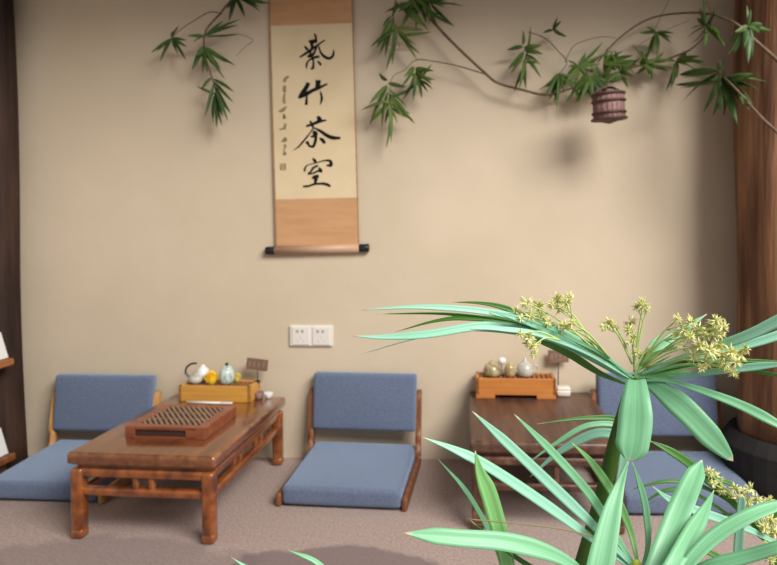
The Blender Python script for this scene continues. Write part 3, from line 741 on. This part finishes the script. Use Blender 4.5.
def twig(bm, pts, r0, r1, dd=0.0, n=14):
    P = catmull([at(x, y, bdep(x) - dd) for x, y in pts], n)
    tube(bm, P, [r0 + (r1 - r0) * i / n for i in range(n + 1)], 6)

# left sprig
t = thing('bamboo_sprig', 'small drooping bamboo sprig on the wall left of the scroll', 'bamboo', at(218, 19, 2.585))
PT = lambda o, r: (setattr(o, 'parent', r), setattr(o, 'matrix_parent_inverse', Matrix.Translation(-Vector(r.location))), o)[2]
bm = bmesh.new()
twig(bm, [(258, -14), (232, 0), (220, 14), (206, 30), (204, 46), (208, 66), (214, 84), (218, 100)], 0.006, 0.002)
twig(bm, [(222, 14), (210, 12), (195, 20), (180, 30), (172, 38)], 0.0025, 0.0012)
twig(bm, [(206, 38), (236, 34), (253, 40), (246, 46), (236, 56)], 0.0014, 0.001)
PT(obj('twig', bm, 'bstem', None, True), t)
bm = bmesh.new()
spray(bm, (172, 38), [(157, 51), (160, 62), (187, 47), (186, 60), (173, 31)])
spray(bm, (205, 36), [(187, 36), (238, 25), (241, 34, 3), (223, 21)])
spray(bm, (203, 45), [(192, 70, 7), (196, 58, 6), (227, 63, 7), (223, 77, 5), (214, 66, 6), (203, 74), (208, 74)], axis=(207, 52))
spray(bm, (212, 76), [(201, 90), (234, 92, 6), (234, 103), (205, 117), (231, 114, 6), (228, 121, 6), (222, 126, 5), (217, 126, 6), (212, 118)], axis=(218, 102))
spray(bm, (236, -3), [(229, 20, 6), (245, 17, 6), (260, 11, 6), (266, 4, 6), (227, 9), (250, -8)])
PT(obj('foliage', bm, 'bleaf2', None, True), t)

# long branch on the right
t = thing('bamboo_branch', 'long bamboo branch arching over the wall right of the scroll to the trunk', 'bamboo', at(545, 95, 2.585))
bm = bmesh.new()
twig(bm, [(405, -16), (424, 11), (452, 42), (485, 73), (498, 83), (523, 90), (547, 95), (570, 89), (598, 81), (625, 69), (662, 61), (690, 50)], 0.0065, 0.004, 0, 40)
twig(bm, [(485, 74), (458, 66), (432, 61), (416, 60), (405, 70)], 0.003, 0.0016)
twig(bm, [(528, 32), (545, 38), (558, 51), (567, 62), (560, 74), (556, 94)], 0.0022, 0.0018)
twig(bm, [(565, 62), (575, 45), (600, 37), (616, 38)], 0.0016, 0.001)
twig(bm, [(598, 62), (616, 41), (644, 21), (671, 14), (705, 13), (723, 18), (738, 25), (750, 36), (766, 50), (777, 60), (795, 78)], 0.0028, 0.007, 0, 30)
twig(bm, [(655, 30), (660, 18), (669, 0), (672, -10)], 0.0014, 0.001)
twig(bm, [(640, 44), (662, 32), (690, 20)], 0.0014, 0.001)
twig(bm, [(716, 70), (735, 88), (760, 116), (777, 132), (792, 146)], 0.003, 0.007)
twig(bm, [(690, 50), (703, 38), (712, 18), (706, 0), (704, -12)], 0.003, 0.0015)
twig(bm, [(393, 16), (397, -4), (404, -14)], 0.003, 0.002); twig(bm, [(393, 16), (396, 34), (400, 48)], 0.002, 0.001)
twig(bm, [(405, 70), (392, 78), (390, 100), (391, 125)], 0.0018, 0.001)
PT(obj('twig', bm, 'bstem', None, True), t)
bm = bmesh.new()
spray(bm, (392, 15), [(383, 27, 6), (377, 48, 8), (379, 55, 6), (385, 57, 5), (392, 65, 6), (417, 60, 6), (412, 46, 5), (424, 30, 5)], axis=(399, 36))
spray(bm, (397, 2), [(392, 16, 6), (421, 25, 7), (429, 31, 7), (408, 18, 7), (415, 22, 7), (440, 15, 6), (464, 6, 6), (453, 26, 6), (447, 0, 6), (385, 12, 7), (400, 30, 6)], 6.5, 0, (430, 2))
spray(bm, (410, -4), [(420, 14, 7), (432, 12, 7), (445, 8, 7), (398, 12, 7), (438, 26, 6)], 7, 0.02, (428, -2))
spray(bm, (387, 80), [(379, 73, 6), (406, 87, 6), (369, 104, 6), (370, 125, 7), (407, 107, 4), (382, 127, 6), (415, 124, 7), (403, 118, 4), (391, 143, 6)], 6, 0, (391, 112))
spray(bm, (414, 66), [(404, 77, 5), (402, 86, 5), (434, 71, 6), (432, 84, 6), (422, 99, 6), (413, 101, 6), (407, 95, 5), (426, 68, 5), (428, 92, 5)], 5, 0, (420, 80))
spray(bm, (523, 44), [(523, 30, 5), (507, 50, 6), (542, 45, 7), (543, 54, 7), (508, 69, 7), (511, 74, 6), (541, 65, 6), (541, 78, 6), (519, 89, 6), (526, 89, 6)], 6, 0, (526, 66))
spray(bm, (553, 30), [(561, 21), (543, 33), (567, 37)], 5)
spray(bm, (559, 73), [(546, 88, 7), (545, 97, 5), (554, 103, 7), (565, 92, 5), (577, 85, 6), (549, 100, 6)], 6)
spray(bm, (578, 66), [(568, 66, 5), (566, 82, 6), (586, 52, 5), (597, 60, 6), (575, 84, 6), (590, 78, 6), (603, 42, 5), (612, 50, 5)], 6)
spray(bm, (590, 76), [(574, 90, 7), (580, 101, 7), (601, 99, 8), (592, 100, 8), (608, 86, 7), (612, 96, 6), (585, 96, 7)], 7, 0.02)
spray(bm, (603, 64), [(637, 60, 6), (633, 55, 7), (623, 51, 6), (641, 66, 6), (617, 70, 6), (607, 48, 5), (625, 66, 6), (612, 82, 6)], 6)
spray(bm, (640, 63), [(650, 50, 6), (660, 60, 6), (655, 72, 6), (648, 56, 5)], 6)
spray(bm, (656, 32), [(639, 33, 5), (671, 43, 7), (657, 56, 7), (652, 53, 5), (674, 33, 4), (646, 62, 5)], 6)
spray(bm, (676, 61), [(700, 56, 7), (687, 53, 6), (705, 62, 7), (671, 88, 7), (677, 78, 6), (697, 71, 6), (655, 60, 5), (690, 66, 6)], 7)
spray(bm, (706, 26), [(691, 29, 6), (692, 43, 6), (705, 47, 7), (720, 34, 7), (697, 18, 6), (714, 10, 6), (703, -4, 5), (724, 45, 5), (700, 8, 5)], 6)
spray(bm, (620, 70), [(612, 84, 6), (634, 76, 6), (640, 58, 6), (628, 88, 6), (604, 52, 5), (615, 50, 6)], 6)
spray(bm, (574, 88), [(562, 78, 6), (566, 102, 6), (588, 70, 6), (582, 104, 6), (596, 84, 6)], 6)
spray(bm, (648, 66), [(640, 50, 5), (664, 52, 6), (668, 70, 6), (652, 80, 6), (636, 74, 6)], 6)
spray(bm, (600, 80), [(590, 66, 6), (616, 62, 6), (622, 80, 6), (606, 100, 6), (584, 88, 6)], 6)
PT(obj('foliage', bm, 'bleaf', None, True), t)
bm = bmesh.new()
spray(bm, (719, 70), [(720, 60, 6), (679, 75, 11), (680, 88, 9), (683, 101, 10), (703, 113, 8), (720, 112, 9), (724, 116, 10), (736, 119, 12), (744, 104, 10), (753, 104, 10), (762, 92, 10), (768, 82, 9), (757, 74, 8), (750, 111, 8), (738, 96, 12)], 9, 0, (724, 86))
spray(bm, (748, 26), [(751, 9, 5), (763, 24, 9), (729, 43, 10), (752, 58, 10), (735, 32, 8), (744, 48, 8), (728, 55, 7), (760, 33, 7)], 8)
tag(PT(obj('broad_foliage', bm, 'bleaf2', None, True), t), 'broad dark leaves near the trunk')

# small wicker basket hung from the branch
CY = 2.43; cB = at(609.5, 124, CY); top = at(609.5, 88, CY)
hB = (top.z - cB.z); rB = 15.8 / F * CY
bk = thing('wicker_cage', 'small reddish wicker cage hanging under the bamboo branch', 'cage', (cB.x, CY, cB.z))
bk.rotation_euler = (R(3), R(-4), 0)
z0, z1 = hB * 0.16, hB * 0.82
bm = bmesh.new(); lathe(bm, [(rB * 0.94, z0), (rB * 0.94, z1), (rB * 0.90, z1), (rB * 0.90, z0), (rB * 0.94, z0)], 28); obj('woven_wall', bm, 'wicker', bk, True)
bm = bmesh.new()
for k in range(20):
    a = 2 * math.pi * k / 20; tube(bm, [(rB * 0.95 * math.cos(a), rB * 0.95 * math.sin(a), z0), (rB * 0.95 * math.cos(a), rB * 0.95 * math.sin(a), z1)], 0.0016, 5)
obj('uprights', bm, 'wicker', bk, True)
for z, k in ((z0 * 0.85, 1.06), (z0 + 0.02, 1.0), (z1 - 0.028, 1.0), (z1, 0.99)):
    bm = bmesh.new(); tube(bm, [(rB * k * math.cos(2 * math.pi * i / 28), rB * k * math.sin(2 * math.pi * i / 28), z) for i in range(29)], 0.0052, 6, False); obj('hoop', bm, 'wicker_dk', bk, True)
bm = bmesh.new(); lathe(bm, [(0, 0.0), (rB * 0.12, 0.002), (rB * 1.0, z0 * 0.8), (rB * 0.98, z0), (0, z0)], 28); obj('pointed_bottom', bm, 'wicker_dk', bk)
for ang in (0.3, 1.87):
    bm = bmesh.new(); tube(bm, [(rB * 0.95 * math.cos(u) * math.cos(ang), rB * 0.95 * math.cos(u) * math.sin(ang), z1 + (hB - z1) * math.sin(u)) for u in [math.pi * i / 14 for i in range(15)]], 0.0042, 6); obj('arched_rib', bm, 'wicker_dk', bk, True)
bm = bmesh.new(); tube(bm, [(0, 0, hB), (0.004, 0.05, hB + 0.02), (0, 0.12, hB + 0.05)], 0.0016, 6); obj('hanging_cord', bm, 'bstem', bk, True)

# ------------------------------------------------------------------ papyrus in the foreground
pp = thing('papyrus_plant', 'umbrella papyrus plant with long green blades and cream flowers in the foreground', 'plant', (0.13, 0.53, 0))
PL = lambda o: PT(o, pp)
def leaf(pts, wpx, m='leaf', roll=0.0, fold=0.25, blunt=0.72, n=26, base=0.22, gu=0.4, te=0.85):
    """pts: (px, py, y-depth) from the base to the tip; wpx: greatest width in px"""
    P = catmull([at(x, y, d) for x, y, d in pts], n)
    dm = sum(p[2] for p in pts) / len(pts); W = wpx / F * dm
    bm = bmesh.new(); uvl = bm.loops.layers.uv.new('UVMap')
    us = (-1, -0.55, 0, 0.55, 1)
    rows = []
    for i, p in enumerate(P):
        u = i / n
        t = (P[min(i + 1, n)] - P[max(i - 1, 0)]).normalized()
        s = t.cross((CAM - p).normalized()); s.normalize()
        s = Matrix.Rotation(roll, 3, t) @ s
        nn = s.cross(t)
        grow = min(1, base + (1 - base) * min(1, u / gu)); tipk = min(1, ((1 - u) / (1 - blunt)) ** te) if u > blunt else 1
        taper = 1 - (0.25 if te > 0.6 else 0.1) * max(0, (u - 0.5) / 0.5)
        k = W / 2 * grow * taper * max(tipk, 0.03)
        rows.append([p + s * (q * k) + nn * (fold * k * (abs(q) ** 1.3)) for q in us])
    top = [[bm.verts.new(v) for v in r] for r in rows]
    def face(vs, uvs):
        f = bm.faces.new(vs)
        for lp, x in zip(f.loops, uvs): lp[uvl].uv = x
    for i in range(n):
        for k in range(4):
            face((top[i][k], top[i][k + 1], top[i + 1][k + 1], top[i + 1][k]),
                 ((k / 4, i / n), ((k + 1) / 4, i / n), ((k + 1) / 4, (i + 1) / n), (k / 4, (i + 1) / n)))
    me = bpy.data.meshes.new('leaf'); bm.to_mesh(me); bm.free()
    o = link('leaf', me, m, None, True)
    sol = o.modifiers.new('thickness', 'SOLIDIFY'); sol.thickness = 0.0007; sol.offset = 0
    return PL(o)
A = (632, 376, 0.50)
D = 0.50
# upper crown, left-hand blades
leaf([A, (585, 343, .49), (535, 322, .48), (480, 311, .47), (420, 307, .46), (362, 310, .45)], 7, 'leaf_sky', 0.3)
leaf([A, (580, 345, .50), (520, 324, .50), (450, 314, .50), (376, 314, .50)], 4, 'leaf_old', -0.6)
leaf([(632, 380, .5), (575, 350, .49), (535, 333, .48), (485, 326, .47), (430, 334, .46), (385, 337, .455), (353, 336, .45)], 9, 'leaf_sky', 0.3)
leaf([A, (590, 350, .5), (540, 322, .5), (505, 308, .5), (480, 303, .5), (452, 302, .5)], 6, 'leaf_old', 0.2, blunt=.6)
leaf([A, (580, 345, .5), (520, 324, .5), (470, 318, .5), (435, 321, .5), (395, 332, .5)], 6, 'leaf_old', 0.2, blunt=.6)
leaf([A, (580, 350, .49), (520, 334, .48), (460, 330, .47), (410, 340, .465), (362, 354, .46)], 3, 'leaf_sky', 0.2, blunt=.5)
leaf([(630, 380, .5), (590, 355, .49), (545, 330, .48), (515, 318, .47), (490, 311, .47)], 7, 'leaf_sky', 0.2)
leaf([(632, 380, .5), (585, 352, .485), (540, 335, .47), (500, 329, .46), (470, 329, .45)], 6, 'leaf_sky', 0.4)
leaf([(629, 382, .5), (600, 364, .495), (565, 345, .49), (530, 332, .48), (505, 327, .48)], 6, 'leaf', 0.3)
leaf([(631, 378, .5), (605, 356, .49), (575, 340, .48), (545, 326, .47), (520, 318, .47)], 4, 'leaf', 0.1)
leaf([(628, 385, .5), (600, 373, .5), (570, 354, .5), (540, 340, .5), (512, 331, .5)], 8, 'leaf_old', -0.4)
leaf([(630, 378, .5), (600, 350, .5), (575, 336, .5), (560, 330, .5), (548, 318, .5)], 3, 'leaf_old', 0)
# right-hand blades
leaf([(637, 376, .5), (670, 362, .49), (710, 348, .48), (750, 334, .47), (800, 310, .46), (850, 296, .45)], 14, 'leaf_sky', 0.4, gu=0.75, base=0.12)
leaf([(637, 378, .5), (680, 364, .5), (720, 352, .5), (760, 341, .5), (800, 328, .5), (840, 318, .5)], 11, 'leaf_sky', 0.2, gu=0.75, base=0.12)
leaf([(637, 382, .5), (670, 378, .49), (710, 372, .48), (760, 366, .47), (810, 362, .46)], 9, 'leaf_sky', 0.2, gu=0.75, base=0.12)
leaf([(640, 381, .5), (668, 381, .485), (700, 390, .47), (740, 405, .455), (777, 424, .44), (830, 455, .43)], 12, 'leaf', -0.3, gu=0.75, base=0.12)
leaf([(637, 376, .5), (680, 367, .5), (720, 361, .5), (760, 361, .5), (820, 364, .5)], 4, 'leaf_old', 0)
leaf([(637, 374, .5), (680, 362, .49), (720, 366, .48), (777, 375, .47), (820, 384, .46)], 4, 'leaf_old', 0.3)
leaf([(637, 372, .5), (655, 352, .51), (680, 332, .52), (707, 314, .53)], 10, 'leaf', 0.2, blunt=.7)
leaf([(634, 371, .5), (652, 345, .51), (668, 328, .52)], 5, 'leaf', 0.2, blunt=.6)
leaf([(637, 379, .5), (665, 372, .5), (700, 363, .5), (740, 357, .5)], 6, 'leaf_young', 0.2)
leaf([(632, 380, .5), (645, 362, .5), (660, 352, .5), (690, 345, .5)], 4, 'leaf_young', 0.2)
leaf([(636, 380, .49), (636, 400, .475), (635, 425, .465), (632, 446, .458), (629, 461, .455)], 33, 'leaf', 0.1, 0.12, 0.78, base=0.6, te=0.5)
leaf([(644, 381, .5), (662, 391, .485), (685, 410, .47), (710, 436, .46), (733, 461, .455)], 24, 'leaf', -0.1, 0.15, 0.75, base=0.35, te=0.55)
for (ax_, ay_) in ((690, 352), (705, 358), (700, 372), (684, 376), (672, 355), (600, 360), (585, 358), (610, 366)):
    leaf([(634, 378, .5), ((634 + ax_) / 2, (378 + ay_) / 2 - 1, .498), (ax_, ay_, .495)], 3, 'leaf_young', 0.2, blunt=.5, base=.6)
# lower crowns
B = (640, 574, .46)
leaf([(592, 600, .42), (600, 565, .43), (611, 515, .45), (620, 484, .465), (630, 456, .478)], 25, 'leaf', 0.1, 0.4, 0.3, base=1.0)
leaf([B, (600, 545, .46), (550, 508, .45), (490, 468, .44), (455, 450, .435), (422, 437, .43)], 11, 'leaf_sky', 0.35)
leaf([B, (600, 532, .46), (550, 484, .455), (510, 446, .45), (472, 411, .445)], 11, 'leaf_sky', 0.2, blunt=.8)
leaf([B, (618, 540, .47), (590, 495, .47), (552, 452, .465), (514, 414, .46)], 9.5, 'leaf', 0.2, blunt=.8)
leaf([(512, 600, .43), (505, 555, .43), (490, 498, .43), (480, 472, .43), (475, 451, .43)], 17, 'leaf_young', 0.1, .3, blunt=.6, base=.8)
leaf([(600, 585, .44), (560, 558, .43), (510, 543, .42), (455, 538, .41), (404, 533, .405)], 18, 'leaf', 0.2, .25, blunt=.85)
leaf([(510, 600, .44), (495, 545, .44), (468, 494, .44), (438, 459, .44)], 5, 'leaf', 0.2)
leaf([B, (630, 530, .48), (615, 497, .48), (592, 463, .48), (571, 442, .48)], 9, 'leaf_young', 0.2, blunt=.7)
leaf([B, (648, 545, .47), (646, 510, .47), (640, 485, .47), (632, 462, .47)], 7, 'leaf', 0.2)
leaf([(604, 570, .53), (616, 500, .55), (623, 446, .56), (600, 433, .565), (562, 450, .57), (530, 477, .57)], 10, 'leaf_sky', 0.2)
leaf([(604, 570, .54), (618, 490, .56), (624, 432, .58), (590, 425, .58), (555, 444, .575), (528, 463, .57)], 6, 'leaf', 0.3)
leaf([(604, 560, .55), (622, 470, .57), (622, 424, .59), (590, 418, .59), (536, 424, .58)], 6, 'leaf_old', 0.2)
leaf([(648, 585, .43), (665, 545, .45), (684, 500, .48), (694, 478, .50), (702, 460, .515)], 22, 'leaf', -0.1, .3, blunt=.8, base=.7)
leaf([(655, 590, .41), (675, 562, .42), (694, 530, .45), (706, 508, .47), (714, 490, .49)], 17, 'leaf', -0.1, .2, blunt=.55, base=.7)
leaf([(668, 592, .41), (690, 562, .42), (715, 537, .43), (748, 517, .435), (780, 505, .44), (810, 500, .44)], 16, 'leaf', -0.5, .25, base=.7)
leaf([(670, 590, .43), (706, 568, .42), (748, 557, .41), (790, 545, .40), (830, 540, .4)], 15, 'leaf', -0.6, .2, base=.7)
leaf([(800, 556, .58), (750, 530, .57), (700, 512, .56), (672, 501, .56), (652, 486, .56)], 9, 'leaf_sky', 0.2)
leaf([(740, 600, .55), (738, 560, .55), (740, 525, .55), (742, 494, .55)], 9, 'leaf_sky', 0.1, blunt=.95)
leaf([(770, 545, .6), (735, 505, .6), (693, 467, .6), (668, 450, .6), (648, 440, .6)], 9, 'leaf_old', 0.3)
leaf([(770, 545, .6), (740, 492, .6), (715, 478, .6), (700, 474, .6)], 4, 'leaf_old', 0.3)
leaf([(770, 530, .6), (710, 490, .6), (670, 481, .6), (628, 490, .6)], 4, 'leaf_old', 0.2)
leaf([(770, 545, .6), (700, 496, .6), (668, 490, .6), (640, 505, .6)], 4, 'leaf_old', 0.2)
leaf([(770, 520, .6), (790, 500, .6), (810, 492, .6)], 9, 'leaf_old', 0.2)
leaf([(760, 600, .5), (730, 565, .5), (700, 548, .5), (690, 545, .5)], 6, 'leaf_old', 0.3)
leaf([(345, 600, .45), (320, 565, .45), (288, 550, .45)], 5, 'leaf', 0.2)
leaf([(290, 620, .45), (262, 580, .45), (231, 557, .45)], 5, 'leaf', 0.2)
leaf([(650, 590, .47), (690, 580, .46), (730, 577, .45)], 8, 'leaf_old', 0.1)
leaf([(620, 600, .44), (560, 580, .43), (520, 560, .43), (470, 520, .43)], 5, 'leaf_old', 0.1)
# stems down to the pot
def pstem(pts, r0, r1, m='stem'):
    bm = bmesh.new(); P = catmull(pts, 24); tube(bm, P, [r0 + (r1 - r0) * i / 24 for i in range(25)], 10); return PL(obj('stem', bm, m, None, True))
pstem([at(634, 380, .5), at(616, 440, .5), at(601, 500, .5), at(582, 565, .505), at(568, 610, .51), (0.13, .53, .5), (0.12, .53, .26)], 0.0058, 0.0078)
pstem([at(640, 572, .46), at(642, 620, .47), (0.16, .51, .5), (0.15, .52, .26)], 0.004, 0.006)
pstem([at(775, 548, .6), at(770, 600, .59), (0.28, .58, .5), (0.19, .56, .26)], 0.004, 0.006)
pstem([at(512, 600, .435), (0.07, .47, .5), (0.1, .51, .26)], 0.004, 0.006)
pstem([at(290, 620, .45), (-0.08, .48, .5), (0.06, .53, .26)], 0.003, 0.006)
pstem([at(345, 600, .45), (-0.05, .47, .5), (0.08, .5, .26)], 0.003, 0.006)
pstem([at(740, 600, .55), (0.24, .56, .5), (0.17, .5, .26)], 0.003, 0.006)
bm = bmesh.new(); tube(bm, catmull([at(466, 519, .42), at(520, 524, .425), at(560, 529, .43), at(592, 536, .44)], 16), 0.0005, 6); tag(PL(obj('dry_stalk', bm, 'dry', None, True)), 'thin dry brownish stalk')
bm = bmesh.new(); lathe(bm, [(0, -0.006), (0.003, -0.004), (0.004, 0), (0.0025, 0.003), (0, 0.004)], 14, at(637, 565, .455)); PL(obj('crown_bud', bm, 'bud', None, True))
bm = bmesh.new(); lathe(bm, [(0, -0.004), (0.002, -0.005), (0.0026, 0), (0.002, 0.002), (0, 0.003)], 14, at(634, 378, .505)); PL(obj('crown_bud', bm, 'stem', None, True))
# flower heads
def head(bm, c, r, rg):
    for i in range(rg.randint(28, 36)):
        while True:
            d = Vector((rg.uniform(-1, 1), rg.uniform(-1, 1), rg.uniform(-1, 1)))
            if 0.2 < d.length < 1: break
        d.normalize()
        L = r * rg.uniform(0.7, 1.15); wv = r * 0.11
        s = d.orthogonal().normalized(); q = d.cross(s)
        vb = [bm.verts.new(c + d * L * 0.45 + (s * math.cos(a) + q * math.sin(a)) * wv) for a in (0, 1.571, 3.142, 4.712)]
        v0 = bm.verts.new(c + d * L * 0.08); v1 = bm.verts.new(c + d * L)
        for k in range(4):
            bm.faces.new((v0, vb[(k + 1) % 4], vb[k])); bm.faces.new((v1, vb[k], vb[(k + 1) % 4]))
def cluster(heads, root, d, rpx, seed, stalk=True):
    rg = random.Random(seed)
    bm = bmesh.new(); st = bmesh.new()
    for hd in heads:
        hx, hy = hd[0], hd[1]; rr = (hd[2] if len(hd) > 2 else rpx) / F * d
        c = at(hx, hy, d + rg.uniform(-0.012, 0.012)); head(bm, c, rr, rg)
        if root:
            r0 = at(*root); mid = r0.lerp(c, 0.55) + Vector((0, 0, 0.004))
            if hd is heads[0] or hd is heads[len(heads) // 2]:
                tube(st, catmull([r0, mid, c], 8), [0.0008] * 5 + [0.0006] * 4, 5); hub = r0.lerp(c, 0.72) + Vector((0, 0, 0.002))
            else: tube(st, catmull([hub, c], 4), 0.00045, 5)
    o = PL(obj('flower_cluster', bm, 'floret'))
    if root: 
        s_ = obj('flower_stalk', st, 'stem_pale', None, True); s_.parent = o; s_.matrix_parent_inverse = Matrix.Identity(4)
    else: st.free()
    return o
cluster([(527, 303), (516, 311, 7), (538, 306), (530, 316), (541, 318), (521, 318, 6), (548, 322, 7), (535, 325, 7)], (598, 352, .49), .48, 10, 1)
cluster([(557, 299), (566, 303), (561, 308), (569, 297, 7), (551, 305, 7)], (600, 354, .49), .48, 9, 2)
cluster([(564, 326), (571, 323, 7), (558, 328, 6)], (610, 358, .49), .48, 9, 3)
cluster([(521, 334, 7), (529, 338), (533, 346, 7), (528, 344, 7), (534, 354, 6)], (560, 340, .47), .465, 8, 4)
cluster([(609, 324, 9), (615, 327, 6), (604, 327, 6)], (632, 364, .5), .5, 8, 5)
cluster([(631, 322, 8), (629, 330, 8), (633, 337, 7), (630, 342, 6)], (634, 366, .5), .5, 8, 6)
cluster([(643, 305, 10), (647, 309, 7), (637, 306, 7)], (634, 368, .5), .5, 8, 7)
cluster([(636, 352, 6), (650, 350, 6), (641, 356, 6)], (634, 372, .5), .5, 7, 8)
cluster([(678, 319, 7), (691, 322, 9), (684, 330, 8), (675, 334, 6), (699, 328, 9), (690, 337, 8), (679, 345, 6)], (640, 366, .5), .49, 8, 9)
cluster([(716, 321, 10), (723, 327, 8), (713, 330, 9), (721, 335, 7), (706, 335, 9)], (642, 366, .5), .48, 8, 10)
cluster([(700, 346, 10), (710, 352, 11), (694, 356, 8), (706, 362, 9), (717, 345, 10), (722, 356, 9), (701, 368, 7)], (642, 368, .5), .47, 8, 11)
cluster([(731, 352, 9), (742, 355, 8), (736, 362, 9), (728, 368, 8), (734, 374, 7), (745, 349, 7), (724, 364, 8)], (644, 370, .5), .465, 8, 12)
C_ = (772, 545, .6)
cluster([(709, 472, 7), (715, 476, 7), (720, 482, 7), (713, 483, 6), (722, 490, 7)], C_, .6, 7, 13)
cluster([(735, 488, 7), (742, 492, 7), (750, 489, 7), (738, 498, 7), (747, 500, 7), (730, 494, 6)], C_, .6, 7, 14)
cluster([(757, 500, 8), (764, 506, 8), (752, 508, 7), (769, 501, 7), (760, 513, 8)], C_, .59, 8, 15)
cluster([(771, 520, 9), (765, 528, 8), (775, 533, 9), (768, 542, 8), (776, 550, 9), (762, 552, 7), (770, 560, 8)], C_, .58, 8, 16)
# pot below the frame
bm = bmesh.new(); lathe(bm, [(0, 0), (0.10, 0), (0.115, 0.02), (0.15, 0.26), (0.165, 0.265), (0.165, 0.30), (0.148, 0.30), (0.14, 0.262), (0, 0.262)], 32)
PL(obj('flower_pot', bm, 'pot', None, True, (0.13, 0.53, 0)))
bm = bmesh.new(); lathe(bm, [(0, 0.262), (0.139, 0.262), (0.139, 0.275), (0.05, 0.282), (0, 0.284)], 28)
PL(obj('potting_soil', bm, 'soil', None, True, (0.13, 0.53, 0)))
# repeats of one kind share a group
GROUPS = {'floor_chair': 'legless floor chairs along the wall', 'low_table': 'low tea tables', 'tea_tray': 'bamboo tea trays',
          'table_sign': 'small signs on sticks', 'wooden_post': 'tree trunk posts', 'leaning_card': 'cards on the shelf', 'chrysanthemum': 'yellow flower heads on the tray'}
for o in scn.objects:
    if o.parent is None and o.name.split('.')[0] in GROUPS: o['group'] = GROUPS[o.name.split('.')[0]]
